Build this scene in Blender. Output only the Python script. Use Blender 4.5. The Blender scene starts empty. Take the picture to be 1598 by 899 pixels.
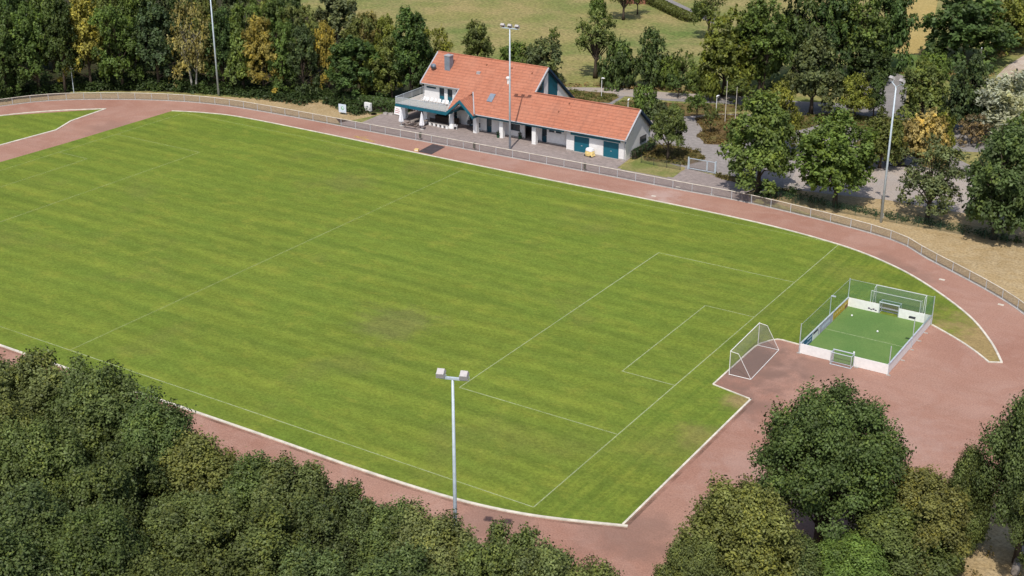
import bpy, math, random
import numpy as np
from mathutils import Vector, Matrix

# ------------------------------------------------------------------ camera, sky, sun, exposure
SC = bpy.context.scene
COL = SC.collection
cam_d = bpy.data.cameras.new("camera"); cam = bpy.data.objects.new("camera", cam_d); COL.objects.link(cam)
cam.location = (47.595, -111.749, 56.949)
yaw, pitch, roll = 0.567464, 0.398453, -0.001
fwd = Vector((-math.sin(yaw)*math.cos(pitch), math.cos(yaw)*math.cos(pitch), -math.sin(pitch)))
cam.rotation_euler = fwd.to_track_quat('-Z', 'Y').to_euler()
cam_d.sensor_width = 36.0; cam_d.lens = 2124.77/1598*36
cam_d.clip_start = 1.0; cam_d.clip_end = 6000
SC.camera = cam

SUN_TRAVEL = Vector((-3.3, 10.4, -17.8)).normalized()      # the way the sunlight travels
to_sun = -SUN_TRAVEL
elev = math.asin(to_sun.z)
world = bpy.data.worlds.new("World"); SC.world = world; world.use_nodes = True
wn = world.node_tree; wn.nodes.clear()
sky = wn.nodes.new('ShaderNodeTexSky'); sky.sky_type = 'NISHITA'; sky.sun_disc = False
sky.sun_elevation = elev; sky.sun_rotation = math.atan2(to_sun.x, to_sun.y)
sky.dust_density = 2.0; sky.air_density = 1.0
bg = wn.nodes.new('ShaderNodeBackground'); bg.inputs['Strength'].default_value = 0.10
wo = wn.nodes.new('ShaderNodeOutputWorld')
wn.links.new(sky.outputs[0], bg.inputs[0]); wn.links.new(bg.outputs[0], wo.inputs[0])
sun_d = bpy.data.lights.new("sun", 'SUN'); sun_d.energy = 2.85; sun_d.angle = math.radians(0.6); sun_d.color = (1.0, 0.95, 0.88)
sun = bpy.data.objects.new("sun", sun_d); COL.objects.link(sun); sun.location = (0, -60, 120)
sun.rotation_euler = SUN_TRAVEL.to_track_quat('-Z', 'Y').to_euler()
SC.view_settings.view_transform = 'Standard'; SC.view_settings.look = 'None'
SC.view_settings.exposure = 0.40; SC.view_settings.gamma = 1.0; SC.view_settings.use_curve_mapping = False
SC.render.engine = 'CYCLES'
SC.cycles.max_bounces = 5; SC.cycles.diffuse_bounces = 3; SC.cycles.transparent_max_bounces = 16
SC.cycles.transmission_bounces = 3; SC.cycles.glossy_bounces = 2

# ------------------------------------------------------------------ naming helpers
def tag(o, label=None, cat=None, group=None, kind=None):
    if label: o['label'] = label
    if cat: o['category'] = cat
    if group: o['group'] = group
    if kind: o['kind'] = kind
    return o
def thing(name, label, cat, loc=(0, 0, 0), rz=0.0, group=None):
    o = bpy.data.objects.new(name, None); COL.objects.link(o)
    o.empty_display_size = 0.3
    o.location = loc; o.rotation_euler = (0, 0, rz)
    return tag(o, label, cat, group)
def kids(o): return [c for c in COL.objects if c.parent == o]
def copy_tree(o, parent=None):
    c = o.copy(); COL.objects.link(c); c.parent = parent
    for ch in kids(o): copy_tree(ch, c)
    return c

# ------------------------------------------------------------------ mesh builder
class MB:
    def __init__(s): s.v = []; s.f = []; s.m = []; s.mi = 0
    def add(s, vs, fs):
        n = len(s.v); s.v += [tuple(v) for v in vs]
        for f in fs: s.f.append(tuple(i+n for i in f)); s.m.append(s.mi)
        return s
    def box(s, x0, y0, z0, x1, y1, z1):
        return s.add([(x0,y0,z0),(x1,y0,z0),(x1,y1,z0),(x0,y1,z0),(x0,y0,z1),(x1,y0,z1),(x1,y1,z1),(x0,y1,z1)],
                     [(3,2,1,0),(4,5,6,7),(0,1,5,4),(1,2,6,5),(2,3,7,6),(3,0,4,7)])
    def hull(s, a, b):                       # prism between two rings of equal count
        n = len(a)
        return s.add(list(a)+list(b), [tuple(range(n))[::-1], tuple(range(n, 2*n))]+[(i,(i+1)%n,(i+1)%n+n,i+n) for i in range(n)])
    def tube(s, pts, r, seg=8, cap=True):
        pts = [Vector(p) for p in pts]; rs = r if isinstance(r, (list, tuple)) else [r]*len(pts)
        rings = []; u = None
        for i, p in enumerate(pts):
            d = (pts[min(i+1, len(pts)-1)]-pts[max(i-1, 0)]).normalized()
            if u is None: u = d.orthogonal().normalized()
            u = (u-d*u.dot(d)); u = u.normalized() if u.length > 1e-6 else d.orthogonal().normalized()
            w = d.cross(u)
            rings.append([p+(u*math.cos(2*math.pi*k/seg)+w*math.sin(2*math.pi*k/seg))*rs[i] for k in range(seg)])
        n = len(s.v)
        for rg in rings: s.v += [tuple(q) for q in rg]
        for i in range(len(pts)-1):
            for k in range(seg):
                a = n+i*seg+k; b = n+i*seg+(k+1) % seg
                s.f.append((a, b, b+seg, a+seg)); s.m.append(s.mi)
        if cap:
            s.f.append(tuple(range(n, n+seg))[::-1]); s.m.append(s.mi)
            e = n+(len(pts)-1)*seg; s.f.append(tuple(range(e, e+seg))); s.m.append(s.mi)
        return s
    def lathe(s, prof, seg=14, c=(0, 0)):    # profile [(r,z)...]
        return s.tube([(c[0], c[1], z) for r, z in prof], [max(r, 1e-3) for r, z in prof], seg)
    def build(s, name, mat, parent=None, smooth=False):
        me = bpy.data.meshes.new(name); me.from_pydata(s.v, [], s.f)
        for mm in (mat if isinstance(mat, (list, tuple)) else [mat]): me.materials.append(mm)
        if max(s.m, default=0): me.polygons.foreach_set('material_index', s.m)
        if smooth: me.polygons.foreach_set('use_smooth', [True]*len(s.f))
        me.update()
        o = bpy.data.objects.new(name, me); COL.objects.link(o)
        if parent is not None: o.parent = parent
        return o

# ------------------------------------------------------------------ materials
class NT:
    def __init__(s, name):
        s.mat = bpy.data.materials.new(name); s.mat.use_nodes = True
        s.t = s.mat.node_tree; s.t.nodes.clear()
        s.out = s.n('ShaderNodeOutputMaterial'); s.tc = None
    def n(s, typ, **k):
        q = s.t.nodes.new(typ)
        for a, b in k.items(): setattr(q, a, b)
        return q
    def l(s, a, b): s.t.links.new(a, b)
    def coord(s):
        if s.tc is None: s.tc = s.n('ShaderNodeTexCoord')
        return s.tc.outputs['Object']
    def mapped(s, scale=(1, 1, 1), rot=(0, 0, 0), loc=(0, 0, 0)):
        m = s.n('ShaderNodeMapping'); m.inputs['Scale'].default_value = scale; m.inputs['Rotation'].default_value = rot
        m.inputs['Location'].default_value = loc; s.l(s.coord(), m.inputs['Vector']); return m.outputs[0]
    def noise(s, scale, detail=4, rough=0.55, vec=None, dist=0.0):
        q = s.n('ShaderNodeTexNoise'); q.inputs['Scale'].default_value = scale; q.inputs['Detail'].default_value = detail
        q.inputs['Roughness'].default_value = rough; q.inputs['Distortion'].default_value = dist
        s.l(vec if vec is not None else s.coord(), q.inputs['Vector']); return q.outputs['Fac']
    def ramp(s, fac, lo, hi, a=0.0, b=1.0):
        q = s.n('ShaderNodeMapRange'); q.interpolation_type = 'SMOOTHSTEP'
        q.inputs['From Min'].default_value = lo; q.inputs['From Max'].default_value = hi
        q.inputs['To Min'].default_value = a; q.inputs['To Max'].default_value = b
        s.l(fac, q.inputs['Value']); return q.outputs[0]
    def mix(s, fac, c1, c2, mode='MIX'):
        q = s.n('ShaderNodeMix', data_type='RGBA', blend_type=mode)
        if isinstance(fac, (int, float)): q.inputs[0].default_value = fac
        else: s.l(fac, q.inputs[0])
        for i, c in ((6, c1), (7, c2)):
            if isinstance(c, tuple): q.inputs[i].default_value = c if len(c) == 4 else (*c, 1)
            else: s.l(c, q.inputs[i])
        return q.outputs[2]
    def math(s, op, a, b=0.0):
        q = s.n('ShaderNodeMath', operation=op)
        for i, v in ((0, a), (1, b)):
            if isinstance(v, (int, float)): q.inputs[i].default_value = v
            else: s.l(v, q.inputs[i])
        return q.outputs[0]
    def scale(s, col, fac):                  # multiply a colour by a scalar socket
        q = s.n('ShaderNodeVectorMath', operation='SCALE'); s.l(col, q.inputs[0])
        if isinstance(fac, (int, float)): q.inputs['Scale'].default_value = fac
        else: s.l(fac, q.inputs['Scale'])
        return q.outputs[0]
    def bsdf(s, col, rough=0.8, metal=0.0, spec=0.3, bump=None, bs=0.3, bd=0.02):
        q = s.n('ShaderNodeBsdfPrincipled'); q.inputs['Roughness'].default_value = rough
        q.inputs['Metallic'].default_value = metal; q.inputs['Specular IOR Level'].default_value = spec
        if isinstance(col, tuple): q.inputs['Base Color'].default_value = (*col, 1)
        else: s.l(col, q.inputs['Base Color'])
        if bump is not None:
            b = s.n('ShaderNodeBump'); b.inputs['Strength'].default_value = bs; b.inputs['Distance'].default_value = bd
            s.l(bump, b.inputs['Height']); s.l(b.outputs[0], q.inputs['Normal'])
        return q.outputs[0]
    def end(s, sh): s.l(sh, s.out.inputs['Surface']); return s.mat
    def see_through(s, sh, fac):             # fac = how much of the surface is solid
        t = s.n('ShaderNodeBsdfTransparent'); m = s.n('ShaderNodeMixShader')
        if isinstance(fac, (int, float)): m.inputs[0].default_value = fac
        else: s.l(fac, m.inputs[0])
        s.l(t.outputs[0], m.inputs[1]); s.l(sh, m.inputs[2]); return m.outputs[0]

def plain(name, c, rough=0.6, metal=0.0, spec=0.4, var=0.12, scale=3.0):
    n = NT(name); f = n.noise(scale, 5)
    d = tuple(v*(1-var) for v in c); e = tuple(min(1, v*(1+var)) for v in c)
    return n.end(n.bsdf(n.mix(n.ramp(f, .3, .7), d, e), rough, metal, spec))
def ground_mat(name, cols, s1=0.05, s2=0.6, s3=6.0, rough=0.95, grain=0.25, bump=0.4):
    n = NT(name)
    a = n.ramp(n.noise(s1, 6, .6, dist=.4), .36, .64); b = n.ramp(n.noise(s2, 6, .65), .35, .68)
    c = n.mix(a, cols[0], cols[1])
    if len(cols) > 2: c = n.mix(n.math('MULTIPLY', b, .6), c, cols[2])
    g = n.noise(s3, 4, .7)
    c = n.scale(c, n.ramp(g, .25, .75, 1-grain, 1+grain))
    return n.end(n.bsdf(c, rough, 0, .1, bump=g, bs=bump, bd=.05))
M = {}
M['white_paint'] = plain('white_paint', (.86, .85, .83), .5, var=.05)
M['kerb_stone'] = plain('kerb_stone', (.62, .57, .48), .85, var=.18, scale=1.2)
M['galvanised'] = plain('galvanised', (.55, .60, .64), .45, .25, .5, var=.1)
M['mast_grey'] = plain('mast_grey', (.50, .57, .63), .5, .1, .5, var=.08)
M['lamp_housing'] = plain('lamp_housing', (.47, .44, .43), .5, .1, var=.1)
M['dark_metal'] = plain('dark_metal', (.05, .05, .055), .5, .3)
M['lamp_glass'] = plain('lamp_glass', (.12, .12, .13), .12, 0, .6)
M['teal'] = plain('teal', (.0085, .115, .165), .55, var=.10, scale=.8)
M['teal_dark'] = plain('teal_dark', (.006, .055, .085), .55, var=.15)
M['navy'] = plain('navy', (.012, .035, .075), .5)
M['window_glass'] = plain('window_glass', (.035, .045, .055), .08, 0, .6, var=.2)
M['wood_grey'] = plain('wood_grey', (.22, .19, .165), .85, var=.25, scale=2)
M['wood_dark'] = plain('wood_dark', (.075, .05, .038), .8, var=.25)
M['concrete'] = plain('concrete', (.42, .39, .36), .9, var=.15)
M['zinc'] = plain('zinc', (.22, .26, .32), .5, .2, .5, var=.12, scale=1.5)
M['roof_metal'] = plain('roof_metal', (.45, .45, .47), .5, .2, .5)
M['plastic_white'] = plain('plastic_white', (.8, .8, .8), .4, var=.03)
M['canvas_white'] = plain('canvas_white', (.78, .78, .80), .9, var=.05)
M['bin_green'] = plain('bin_green', (.02, .07, .035), .6)
M['yellow'] = plain('yellow', (.75, .56, .22), .7, var=.15)
M['red'] = plain('red', (.42, .04, .06), .7)
M['rubber'] = plain('rubber', (.060, .048, .050), .95, var=.2, scale=1.5)
M['blue_sign'] = plain('blue_sign', (.01, .10, .25), .5)
M['pale_blue'] = plain('pale_blue', (.62, .70, .80), .6, var=.05)
M['green_sign'] = plain('green_sign', (.25, .5, .32), .6)
M['lilac'] = plain('lilac', (.48, .44, .56), .6, var=.12)
M['purple_dark'] = plain('purple_dark', (.06, .035, .09), .6)
M['gold'] = plain('gold', (.58, .38, .04), .6, var=.25, scale=4)
M['car_paint'] = plain('car_paint', (.012, .02, .04), .2, .2, .6)
M['terracotta'] = plain('terracotta', (.25, .10, .06), .8)
M['brick_red'] = plain('brick_red', (.28, .12, .08), .9, var=.25)

def render_wall():
    n = NT('white_render'); f = n.noise(.5, 6, .6); g = n.noise(9, 3)
    c = n.mix(n.ramp(f, .35, .7), (.84, .82, .80), (.74, .72, .71))
    # brick coursing painted over
    b = n.n('ShaderNodeTexBrick'); b.inputs['Scale'].default_value = 2.2; b.inputs['Mortar Size'].default_value = .012
    b.inputs['Color1'].default_value = (1, 1, 1, 1); b.inputs['Color2'].default_value = (.95, .95, .95, 1); b.inputs['Mortar'].default_value = (.85, .85, .85, 1)
    n.l(n.mapped(rot=(math.radians(90), 0, 0)), b.inputs['Vector'])
    c = n.mix(1.0, c, b.outputs[0], 'MULTIPLY')
    return n.end(n.bsdf(c, .9, 0, .2, bump=g, bs=.2))
M['render'] = render_wall()

def tiles(name='roof_tiles'):
    n = NT(name)
    b = n.n('ShaderNodeTexBrick'); b.inputs['Scale'].default_value = 1.0
    b.inputs['Brick Width'].default_value = 3.0; b.inputs['Row Height'].default_value = .42; b.inputs['Mortar Size'].default_value = .05
    b.inputs['Mortar Smooth'].default_value = .6; b.inputs['Bias'].default_value = -.1
    b.inputs['Color1'].default_value = (.43, .165, .098, 1); b.inputs['Color2'].default_value = (.40, .15, .088, 1); b.inputs['Mortar'].default_value = (.26, .10, .065, 1)
    m = n.mapped(); n.l(m, b.inputs['Vector'])
    big = n.ramp(n.noise(.35, 5, .6), .35, .7); streak = n.ramp(n.noise(1.0, 5, .6, vec=n.mapped((1.4, .12, .12))), .5, .75)
    c = n.mix(n.math('MULTIPLY', big, .35), b.outputs[0], (.45, .21, .14))
    c = n.mix(n.math('MULTIPLY', streak, .4), c, (.22, .10, .07))
    c = n.scale(c, n.ramp(n.noise(2.5, 4), .25, .75, .90, 1.10))
    return n.end(n.bsdf(c, .8, 0, .25, bump=b.outputs['Fac'], bs=-.5, bd=.03))
M['tiles'] = tiles()

def paving(name, c1, c2, c3, bw=.4):
    n = NT(name)
    b = n.n('ShaderNodeTexBrick'); b.inputs['Scale'].default_value = 1; b.inputs['Brick Width'].default_value = bw; b.inputs['Row Height'].default_value = bw*.5
    b.inputs['Mortar Size'].default_value = .012
    b.inputs['Color1'].default_value = (*c1, 1); b.inputs['Color2'].default_value = (*c2, 1); b.inputs['Mortar'].default_value = (*c3, 1)
    n.l(n.coord(), b.inputs['Vector'])
    f = n.ramp(n.noise(.12, 6, .65, dist=.5), .35, .65); c = n.mix(n.math('MULTIPLY', f, .45), b.outputs[0], c3)
    c = n.scale(c, n.ramp(n.noise(1.6, 6, .7), .25, .75, .78, 1.2))
    return n.end(n.bsdf(c, .9, 0, .2))
M['patio'] = paving('patio_paving', (.33, .275, .25), (.28, .235, .22), (.22, .18, .165))
M['forecourt'] = paving('forecourt_paving', (.31, .28, .26), (.275, .25, .235), (.23, .205, .19), .3)
M['asphalt'] = ground_mat('asphalt', [(.22, .205, .20), (.27, .25, .24), (.19, .178, .17)], .08, .5, 8)
M['lane'] = ground_mat('lane_surface', [(.37, .325, .29), (.31, .275, .25), (.38, .31, .25)], .08, .5, 5)
M['dirt_track'] = ground_mat('dirt_track', [(.42, .34, .27), (.50, .43, .37), (.36, .27, .2)], .15, .6, 3)
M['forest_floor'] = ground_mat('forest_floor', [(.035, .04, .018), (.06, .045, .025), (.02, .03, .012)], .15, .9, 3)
M['dry_bank'] = ground_mat('dry_grass', [(.37, .27, .14), (.31, .225, .115), (.42, .33, .20)], .12, .7, 3.5, grain=.35)
M['meadow'] = ground_mat('meadow_grass', [(.22, .21, .07), (.115, .165, .042), (.36, .265, .13)], .028, .09, 1.6, grain=.45)
M['hayfield'] = ground_mat('hayfield', [(.37, .275, .10), (.32, .25, .09), (.42, .32, .13)], .05, .3, 2.0)
M['lush'] = ground_mat('lush_grass', [(.085, .16, .035), (.12, .17, .045), (.16, .18, .06)], .08, .3, 2.5)
M['strip_grass'] = ground_mat('strip_grass', [(.14, .17, .045), (.30, .235, .11), (.20, .2, .07)], .25, .6, 3)
M['bed_soil'] = ground_mat('bed_soil', [(.12, .085, .035), (.13, .12, .04), (.17, .10, .05)], .25, .8, 3)

def track_mat():
    n = NT('track_cinder')
    a = n.ramp(n.noise(.05, 7, .62, dist=.6), .34, .66); b = n.ramp(n.noise(.22, 7, .7, dist=.8), .40, .70)
    c = n.mix(a, (.350, .200, .150), (.305, .160, .118))
    c = n.mix(n.math('MULTIPLY', b, .5), c, (.40, .255, .205))
    d = n.ramp(n.noise(.09, 6, .7, vec=n.mapped(loc=(31, 7, 0)), dist=1.0), .60, .74)
    c = n.mix(n.math('MULTIPLY', d, .28), c, (.25, .13, .10))
    s = n.ramp(n.noise(.5, 5, .6, vec=n.mapped((.12, 1.4, 1))), .4, .7)
    c = n.scale(c, n.math('ADD', n.math('MULTIPLY', s, -.06), 1.03))
    g = n.noise(7, 5, .8)
    c = n.scale(c, n.ramp(g, .25, .75, .74, 1.26))
    # damp or worn darker patches: goal apron, court corner, inner lane
    for (x, y, r, k) in ((3.4, -1.5, 7.5, .9), (6.2, -9.0, 4.5, .7), (9.5, 1.5, 5, .45), (6.0, 32.2, 2.4, .4), (8.8, 30.4, 2.6, .5), (11.2, 28.9, 2.4, .4), (8.2, -33.5, 5, .55), (-1.5, -37.3, 4.5, .45), (-108, 22, 6, .4)):
        q = n.n('ShaderNodeVectorMath', operation='DISTANCE'); n.l(n.coord(), q.inputs[0]); q.inputs[1].default_value = (x, y, 0)
        dd = n.math('ADD', q.outputs['Value'], n.math('MULTIPLY', n.math('SUBTRACT', n.noise(.5, 4), .5), r*1.5))
        c = n.mix(n.math('MULTIPLY', n.ramp(dd, r*.25, r), 1), n.mix(k, c, (.20, .125, .10)), c)
    for (x, y, r, k) in ((-25.5, 38.6, 3.2, .7), (-24.0, 36.8, 1.5, .6), (-50, 39.5, 4, .25), (20, -8, 7, .25), (12, -20, 5, .25)):
        q = n.n('ShaderNodeVectorMath', operation='DISTANCE'); n.l(n.coord(), q.inputs[0]); q.inputs[1].default_value = (x, y, 0)
        dd = n.math('ADD', q.outputs['Value'], n.math('MULTIPLY', n.math('SUBTRACT', n.noise(.7, 5, .7), .5), r*2))
        c = n.mix(n.ramp(dd, r*.1, r), n.mix(k, c, (.44, .32, .28)), c)
    return n.end(n.bsdf(c, .97, 0, .08, bump=g, bs=.3))
M['track'] = track_mat()

def pitch_mat():
    n = NT('pitch_grass')
    st = n.ramp(n.noise(1.0, 6, .6, vec=n.mapped((.05, .34, 1))), .22, .78)          # mown streaks along the pitch
    st2 = n.ramp(n.noise(1.0, 5, .6, vec=n.mapped((.06, 1.7, 1))), .35, .65)
    cr = n.ramp(n.noise(1.0, 5, .6, vec=n.mapped((1.1, .05, 1), (0, 0, .12))), .38, .62)            # cross-mown end zone
    wv = n.n('ShaderNodeTexWave'); wv.wave_type = 'BANDS'; wv.bands_direction = 'Y'; wv.inputs['Scale'].default_value = .075
    wv.inputs['Distortion'].default_value = 1.2; wv.inputs['Detail'].default_value = 3; wv.inputs['Detail Scale'].default_value = .4
    n.l(n.coord(), wv.inputs['Vector'])
    wv2 = n.n('ShaderNodeTexWave'); wv2.wave_type = 'BANDS'; wv2.bands_direction = 'Y'; wv2.inputs['Scale'].default_value = .135
    wv2.inputs['Distortion'].default_value = .7; wv2.inputs['Detail'].default_value = 3; wv2.inputs['Detail Scale'].default_value = .5; n.l(n.coord(), wv2.inputs['Vector'])
    sep = n.n('ShaderNodeSeparateXYZ'); n.l(n.coord(), sep.inputs[0])
    endz = n.ramp(sep.outputs['X'], -.6, .6)
    q = n.n('ShaderNodeMix', data_type='FLOAT'); n.l(endz, q.inputs[0]); n.l(st, q.inputs[2]); n.l(cr, q.inputs[3]); s = q.outputs[0]
    pa = n.ramp(n.noise(.055, 6, .62, dist=.5), .36, .66); pb = n.ramp(n.noise(.16, 6, .65, vec=n.mapped((1.6, 2.6, 1), loc=(9, 3, 0)), dist=.3), .48, .76)
    pc = n.ramp(n.noise(.07, 5, .6, vec=n.mapped(loc=(50, 20, 0)), dist=.3), .54, .72)
    c = n.mix(s, (.118, .162, .023), (.186, .226, .033))
    c = n.mix(n.math('MULTIPLY', wv.outputs['Fac'], .50), c, (.102, .150, .024))
    c = n.scale(c, n.math('ADD', n.math('MULTIPLY', n.math('MULTIPLY', wv2.outputs['Fac'], n.math('SUBTRACT', 1.0, endz)), .14), .94))
    c = n.mix(n.math('MULTIPLY', pa, .40), c, (.126, .196, .028))
    c = n.mix(n.math('MULTIPLY', pb, .60), c, (.235, .250, .040))
    c = n.mix(n.math('MULTIPLY', pc, .34), c, (.150, .145, .045))
    c = n.mix(n.math('MULTIPLY', st2, .10), c, (.190, .220, .045))
    # dry worn spots
    for (x, y, r, k, col) in ((22.8, 14.6, 11.0, .95, (.30, .215, .10)), (6.3, -9.0, 2.2, .8, (.28, .20, .095)), (6.0, -16.5, 3.0, .45, (.25, .19, .08)), (4.8, -20, 5, .3, (.19, .18, .05)),
                              (-30, -12, 6, .35, (.17, .14, .07)), (-63, 21, 6, .35, (.15, .14, .05)), (-58, 31, 5, .25, (.15, .13, .05)), (4.4, 25.5, 4, .25, (.20, .19, .05))):
        d = n.n('ShaderNodeVectorMath', operation='DISTANCE'); n.l(n.coord(), d.inputs[0]); d.inputs[1].default_value = (x, y, 0)
        dd = n.math('ADD', d.outputs['Value'], n.math('MULTIPLY', n.math('SUBTRACT', n.noise(.4, 5, .65), .5), r*1.6))
        c = n.mix(n.ramp(dd, r*.2, r), n.mix(k, c, col), c)
    c = n.scale(c, n.ramp(n.noise(.75, 5, .7, vec=n.mapped((.7, 1.2, 1), loc=(3, 70, 0))), .25, .75, .88, 1.13))
    g = n.noise(3.2, 6, .8)
    c = n.scale(c, n.ramp(g, .25, .75, .72, 1.28))
    c = n.scale(c, n.ramp(n.noise(14, 3, .8), .25, .75, .86, 1.14))
    return n.end(n.bsdf(c, .95, 0, .08, bump=g, bs=.35, bd=.04))
M['pitch'] = pitch_mat()
def turf_mat():
    n = NT('artificial_turf'); g = n.noise(9, 4, .8)
    c = n.mix(n.ramp(n.noise(.25, 5), .35, .65), (.105, .190, .052), (.135, .215, .062))
    c = n.scale(c, n.ramp(g, .25, .75, .82, 1.2)); return n.end(n.bsdf(c, .9, 0, .15))
M['turf'] = turf_mat()
def line_mat(name, col, lo, hi, base):
    n = NT(name); f = n.ramp(n.noise(1.1, 6, .75), .28, .62, lo, hi); g = n.ramp(n.noise(.05, 3), .35, .65, .75, 1.0)
    return n.end(n.see_through(n.bsdf(col, .95, 0, .1), n.math('MULTIPLY', f, g)))
M['line'] = line_mat('chalk_line', (.58, .64, .38), .22, .55, 0)
M['line_faint'] = line_mat('faint_chalk_line', (.50, .56, .26), .12, .36, 0)
M['yellow_mark'] = line_mat('yellow_marking', (.60, .42, .12), .1, .75, 0)
def net_mat(name, col, fac):
    n = NT(name); return n.end(n.see_through(n.bsdf(col, .8, 0, .2), fac))
M['chainlink'] = net_mat('chainlink_mesh', (.22, .18, .17), .42)
M['green_net'] = net_mat('green_net', (.06, .24, .13), .32)
M['goal_net'] = net_mat('goal_net', (.26, .23, .21), .24)
M['green_fence'] = net_mat('green_fence_mesh', (.03, .06, .04), .30)
M['rail_panel'] = net_mat('railing_panel', (.46, .48, .48), .62)

def bark(name, c):
    n = NT(name); f = n.noise(3, 5, .6, vec=n.mapped((3, 3, .6)))
    return n.end(n.bsdf(n.mix(n.ramp(f, .35, .65), tuple(v*.6 for v in c), tuple(v*1.25 for v in c)), .95, 0, .1, bump=f, bs=.5))
M['bark'] = bark('bark', (.085, .065, .05)); M['birch_bark'] = bark('birch_bark', (.42, .40, .37))
def leaf_mat():
    n = NT('leaves')
    oi = n.n('ShaderNodeObjectInfo'); at = n.n('ShaderNodeAttribute'); at.attribute_name = 'tint'
    # leaf colour = the tree's own colour x a per-leaf tint, with paler/yellower sprays here and there
    sep = n.n('ShaderNodeSeparateXYZ'); n.l(at.outputs['Vector'], sep.inputs[0])
    c = n.scale(oi.outputs['Color'], sep.outputs['X'])
    yel = n.mix(1.0, c, (1.34, 1.22, .85), 'MULTIPLY')
    c = n.mix(n.ramp(sep.outputs['Y'], .45, .95), c, yel)
    an = n.n('ShaderNodeAttribute'); an.attribute_name = 'bough_normal'
    vt_ = n.n('ShaderNodeVectorTransform', vector_type='NORMAL', convert_from='OBJECT', convert_to='WORLD'); n.l(an.outputs['Vector'], vt_.inputs[0])
    nn = n.n('ShaderNodeVectorMath', operation='NORMALIZE'); n.l(vt_.outputs[0], nn.inputs[0])
    d = n.n('ShaderNodeBsdfDiffuse'); n.l(c, d.inputs[0]); n.l(nn.outputs[0], d.inputs['Normal'])
    t = n.n('ShaderNodeBsdfTranslucent'); n.l(n.mix(1.0, c, (1.25, 1.35, .6), 'MULTIPLY'), t.inputs[0])
    m = n.n('ShaderNodeMixShader'); m.inputs[0].default_value = .34; n.l(d.outputs[0], m.inputs[1]); n.l(t.outputs[0], m.inputs[2])
    gl = n.n('ShaderNodeBsdfGlossy'); gl.inputs['Roughness'].default_value = .55; gl.inputs[0].default_value = (.9, .95, .8, 1)
    m2 = n.n('ShaderNodeMixShader'); m2.inputs[0].default_value = .022; n.l(m.outputs[0], m2.inputs[1]); n.l(gl.outputs[0], m2.inputs[2])
    return n.end(m2.outputs[0])
M['leaf'] = leaf_mat()

# ------------------------------------------------------------------ the ground and its sheets
def smooth(pts, n=6, closed=False):
    P = [Vector((*p, 0)) for p in pts]; out = []
    N = len(P); rng = range(N if closed else N-1)
    for i in rng:
        if closed: a, b, c, d = P[(i-1) % N], P[i], P[(i+1) % N], P[(i+2) % N]
        else: a, b, c, d = P[max(i-1, 0)], P[i], P[i+1], P[min(i+2, N-1)]
        for k in range(n):
            t = k/n
            q = .5*((2*b)+(c-a)*t+(2*a-5*b+4*c-d)*t*t+(3*b-a-3*c+d)*t**3); out.append((q.x, q.y))
    if not closed: out.append(tuple(P[-1])[:2])
    return out
def sheet(name, poly, z, mat, kind='structure'):
    me = bpy.data.meshes.new(name); me.from_pydata([(x, y, z) for x, y in poly], [], [tuple(range(len(poly)))])
    me.update()
    if me.polygons[0].normal.z < 0: me.flip_normals()
    me.materials.append(mat); o = bpy.data.objects.new(name, me); COL.objects.link(o); o['kind'] = kind; return o
def offset(pl, d):
    out = []
    for i, p in enumerate(pl):
        a = Vector(pl[max(i-1, 0)]); b = Vector(pl[min(i+1, len(pl)-1)]); t = (b-a)
        if t.length < 1e-6: t = Vector((1, 0))
        t.normalize(); out.append((p[0]-t.y*d, p[1]+t.x*d))
    return out
def strip_prism(mb, pl, w, z0, z1):
    a = offset(pl, w/2); b = offset(pl, -w/2); n = len(pl)
    vs = [(x, y, z0) for x, y in a]+[(x, y, z0) for x, y in b]+[(x, y, z1) for x, y in a]+[(x, y, z1) for x, y in b]
    fs = []
    for i in range(n-1):
        fs += [(2*n+i, 3*n+i, 3*n+i+1, 2*n+i+1), (i, 2*n+i, 2*n+i+1, i+1), (n+i, n+i+1, 3*n+i+1, 3*n+i)]
    fs += [(0, n, 3*n, 2*n), (n-1, 3*n-1, 4*n-1, 2*n-1)][0:1]+[(n-1, 3*n-1, 4*n-1, 2*n-1)]
    mb.add(vs, fs)
def strip_flat(mb, pl, w, z):
    a = offset(pl, w/2); b = offset(pl, -w/2); n = len(pl)
    mb.add([(x, y, z) for x, y in a]+[(x, y, z) for x, y in b], [(i, n+i, n+i+1, i+1) for i in range(n-1)])

R0 = 3000
sheet('ground', [(-R0, -R0), (R0, -R0), (R0, R0), (-R0, R0)], 0, M['meadow'])

FENCE = smooth([(-139, -14), (-138.5, 6), (-132.9, 21.2), (-127.4, 29.2), (-115.2, 36.9), (-104.3, 40.4), (-90.9, 41.3), (-75.7, 41.4), (-57, 41.7), (-38.9, 41.9), (-24.3, 41.8), (-12.9, 41.7), (3.72, 39.0), (10.5, 34.6), (18.1, 29.3), (23.0, 25.0), (27.2, 19.5), (30.2, 13)], 8)
STADIUM = FENCE+[(31.5, 5), (31.5, -6), (29.5, -14), (27, -22), (23, -32), (18, -42), (10, -47), (2, -46), (-8, -42.5), (-94, -42), (-108, -39.5), (-120, -33), (-132, -25)]
sheet('running_track', STADIUM, .012, M['track'])

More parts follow.
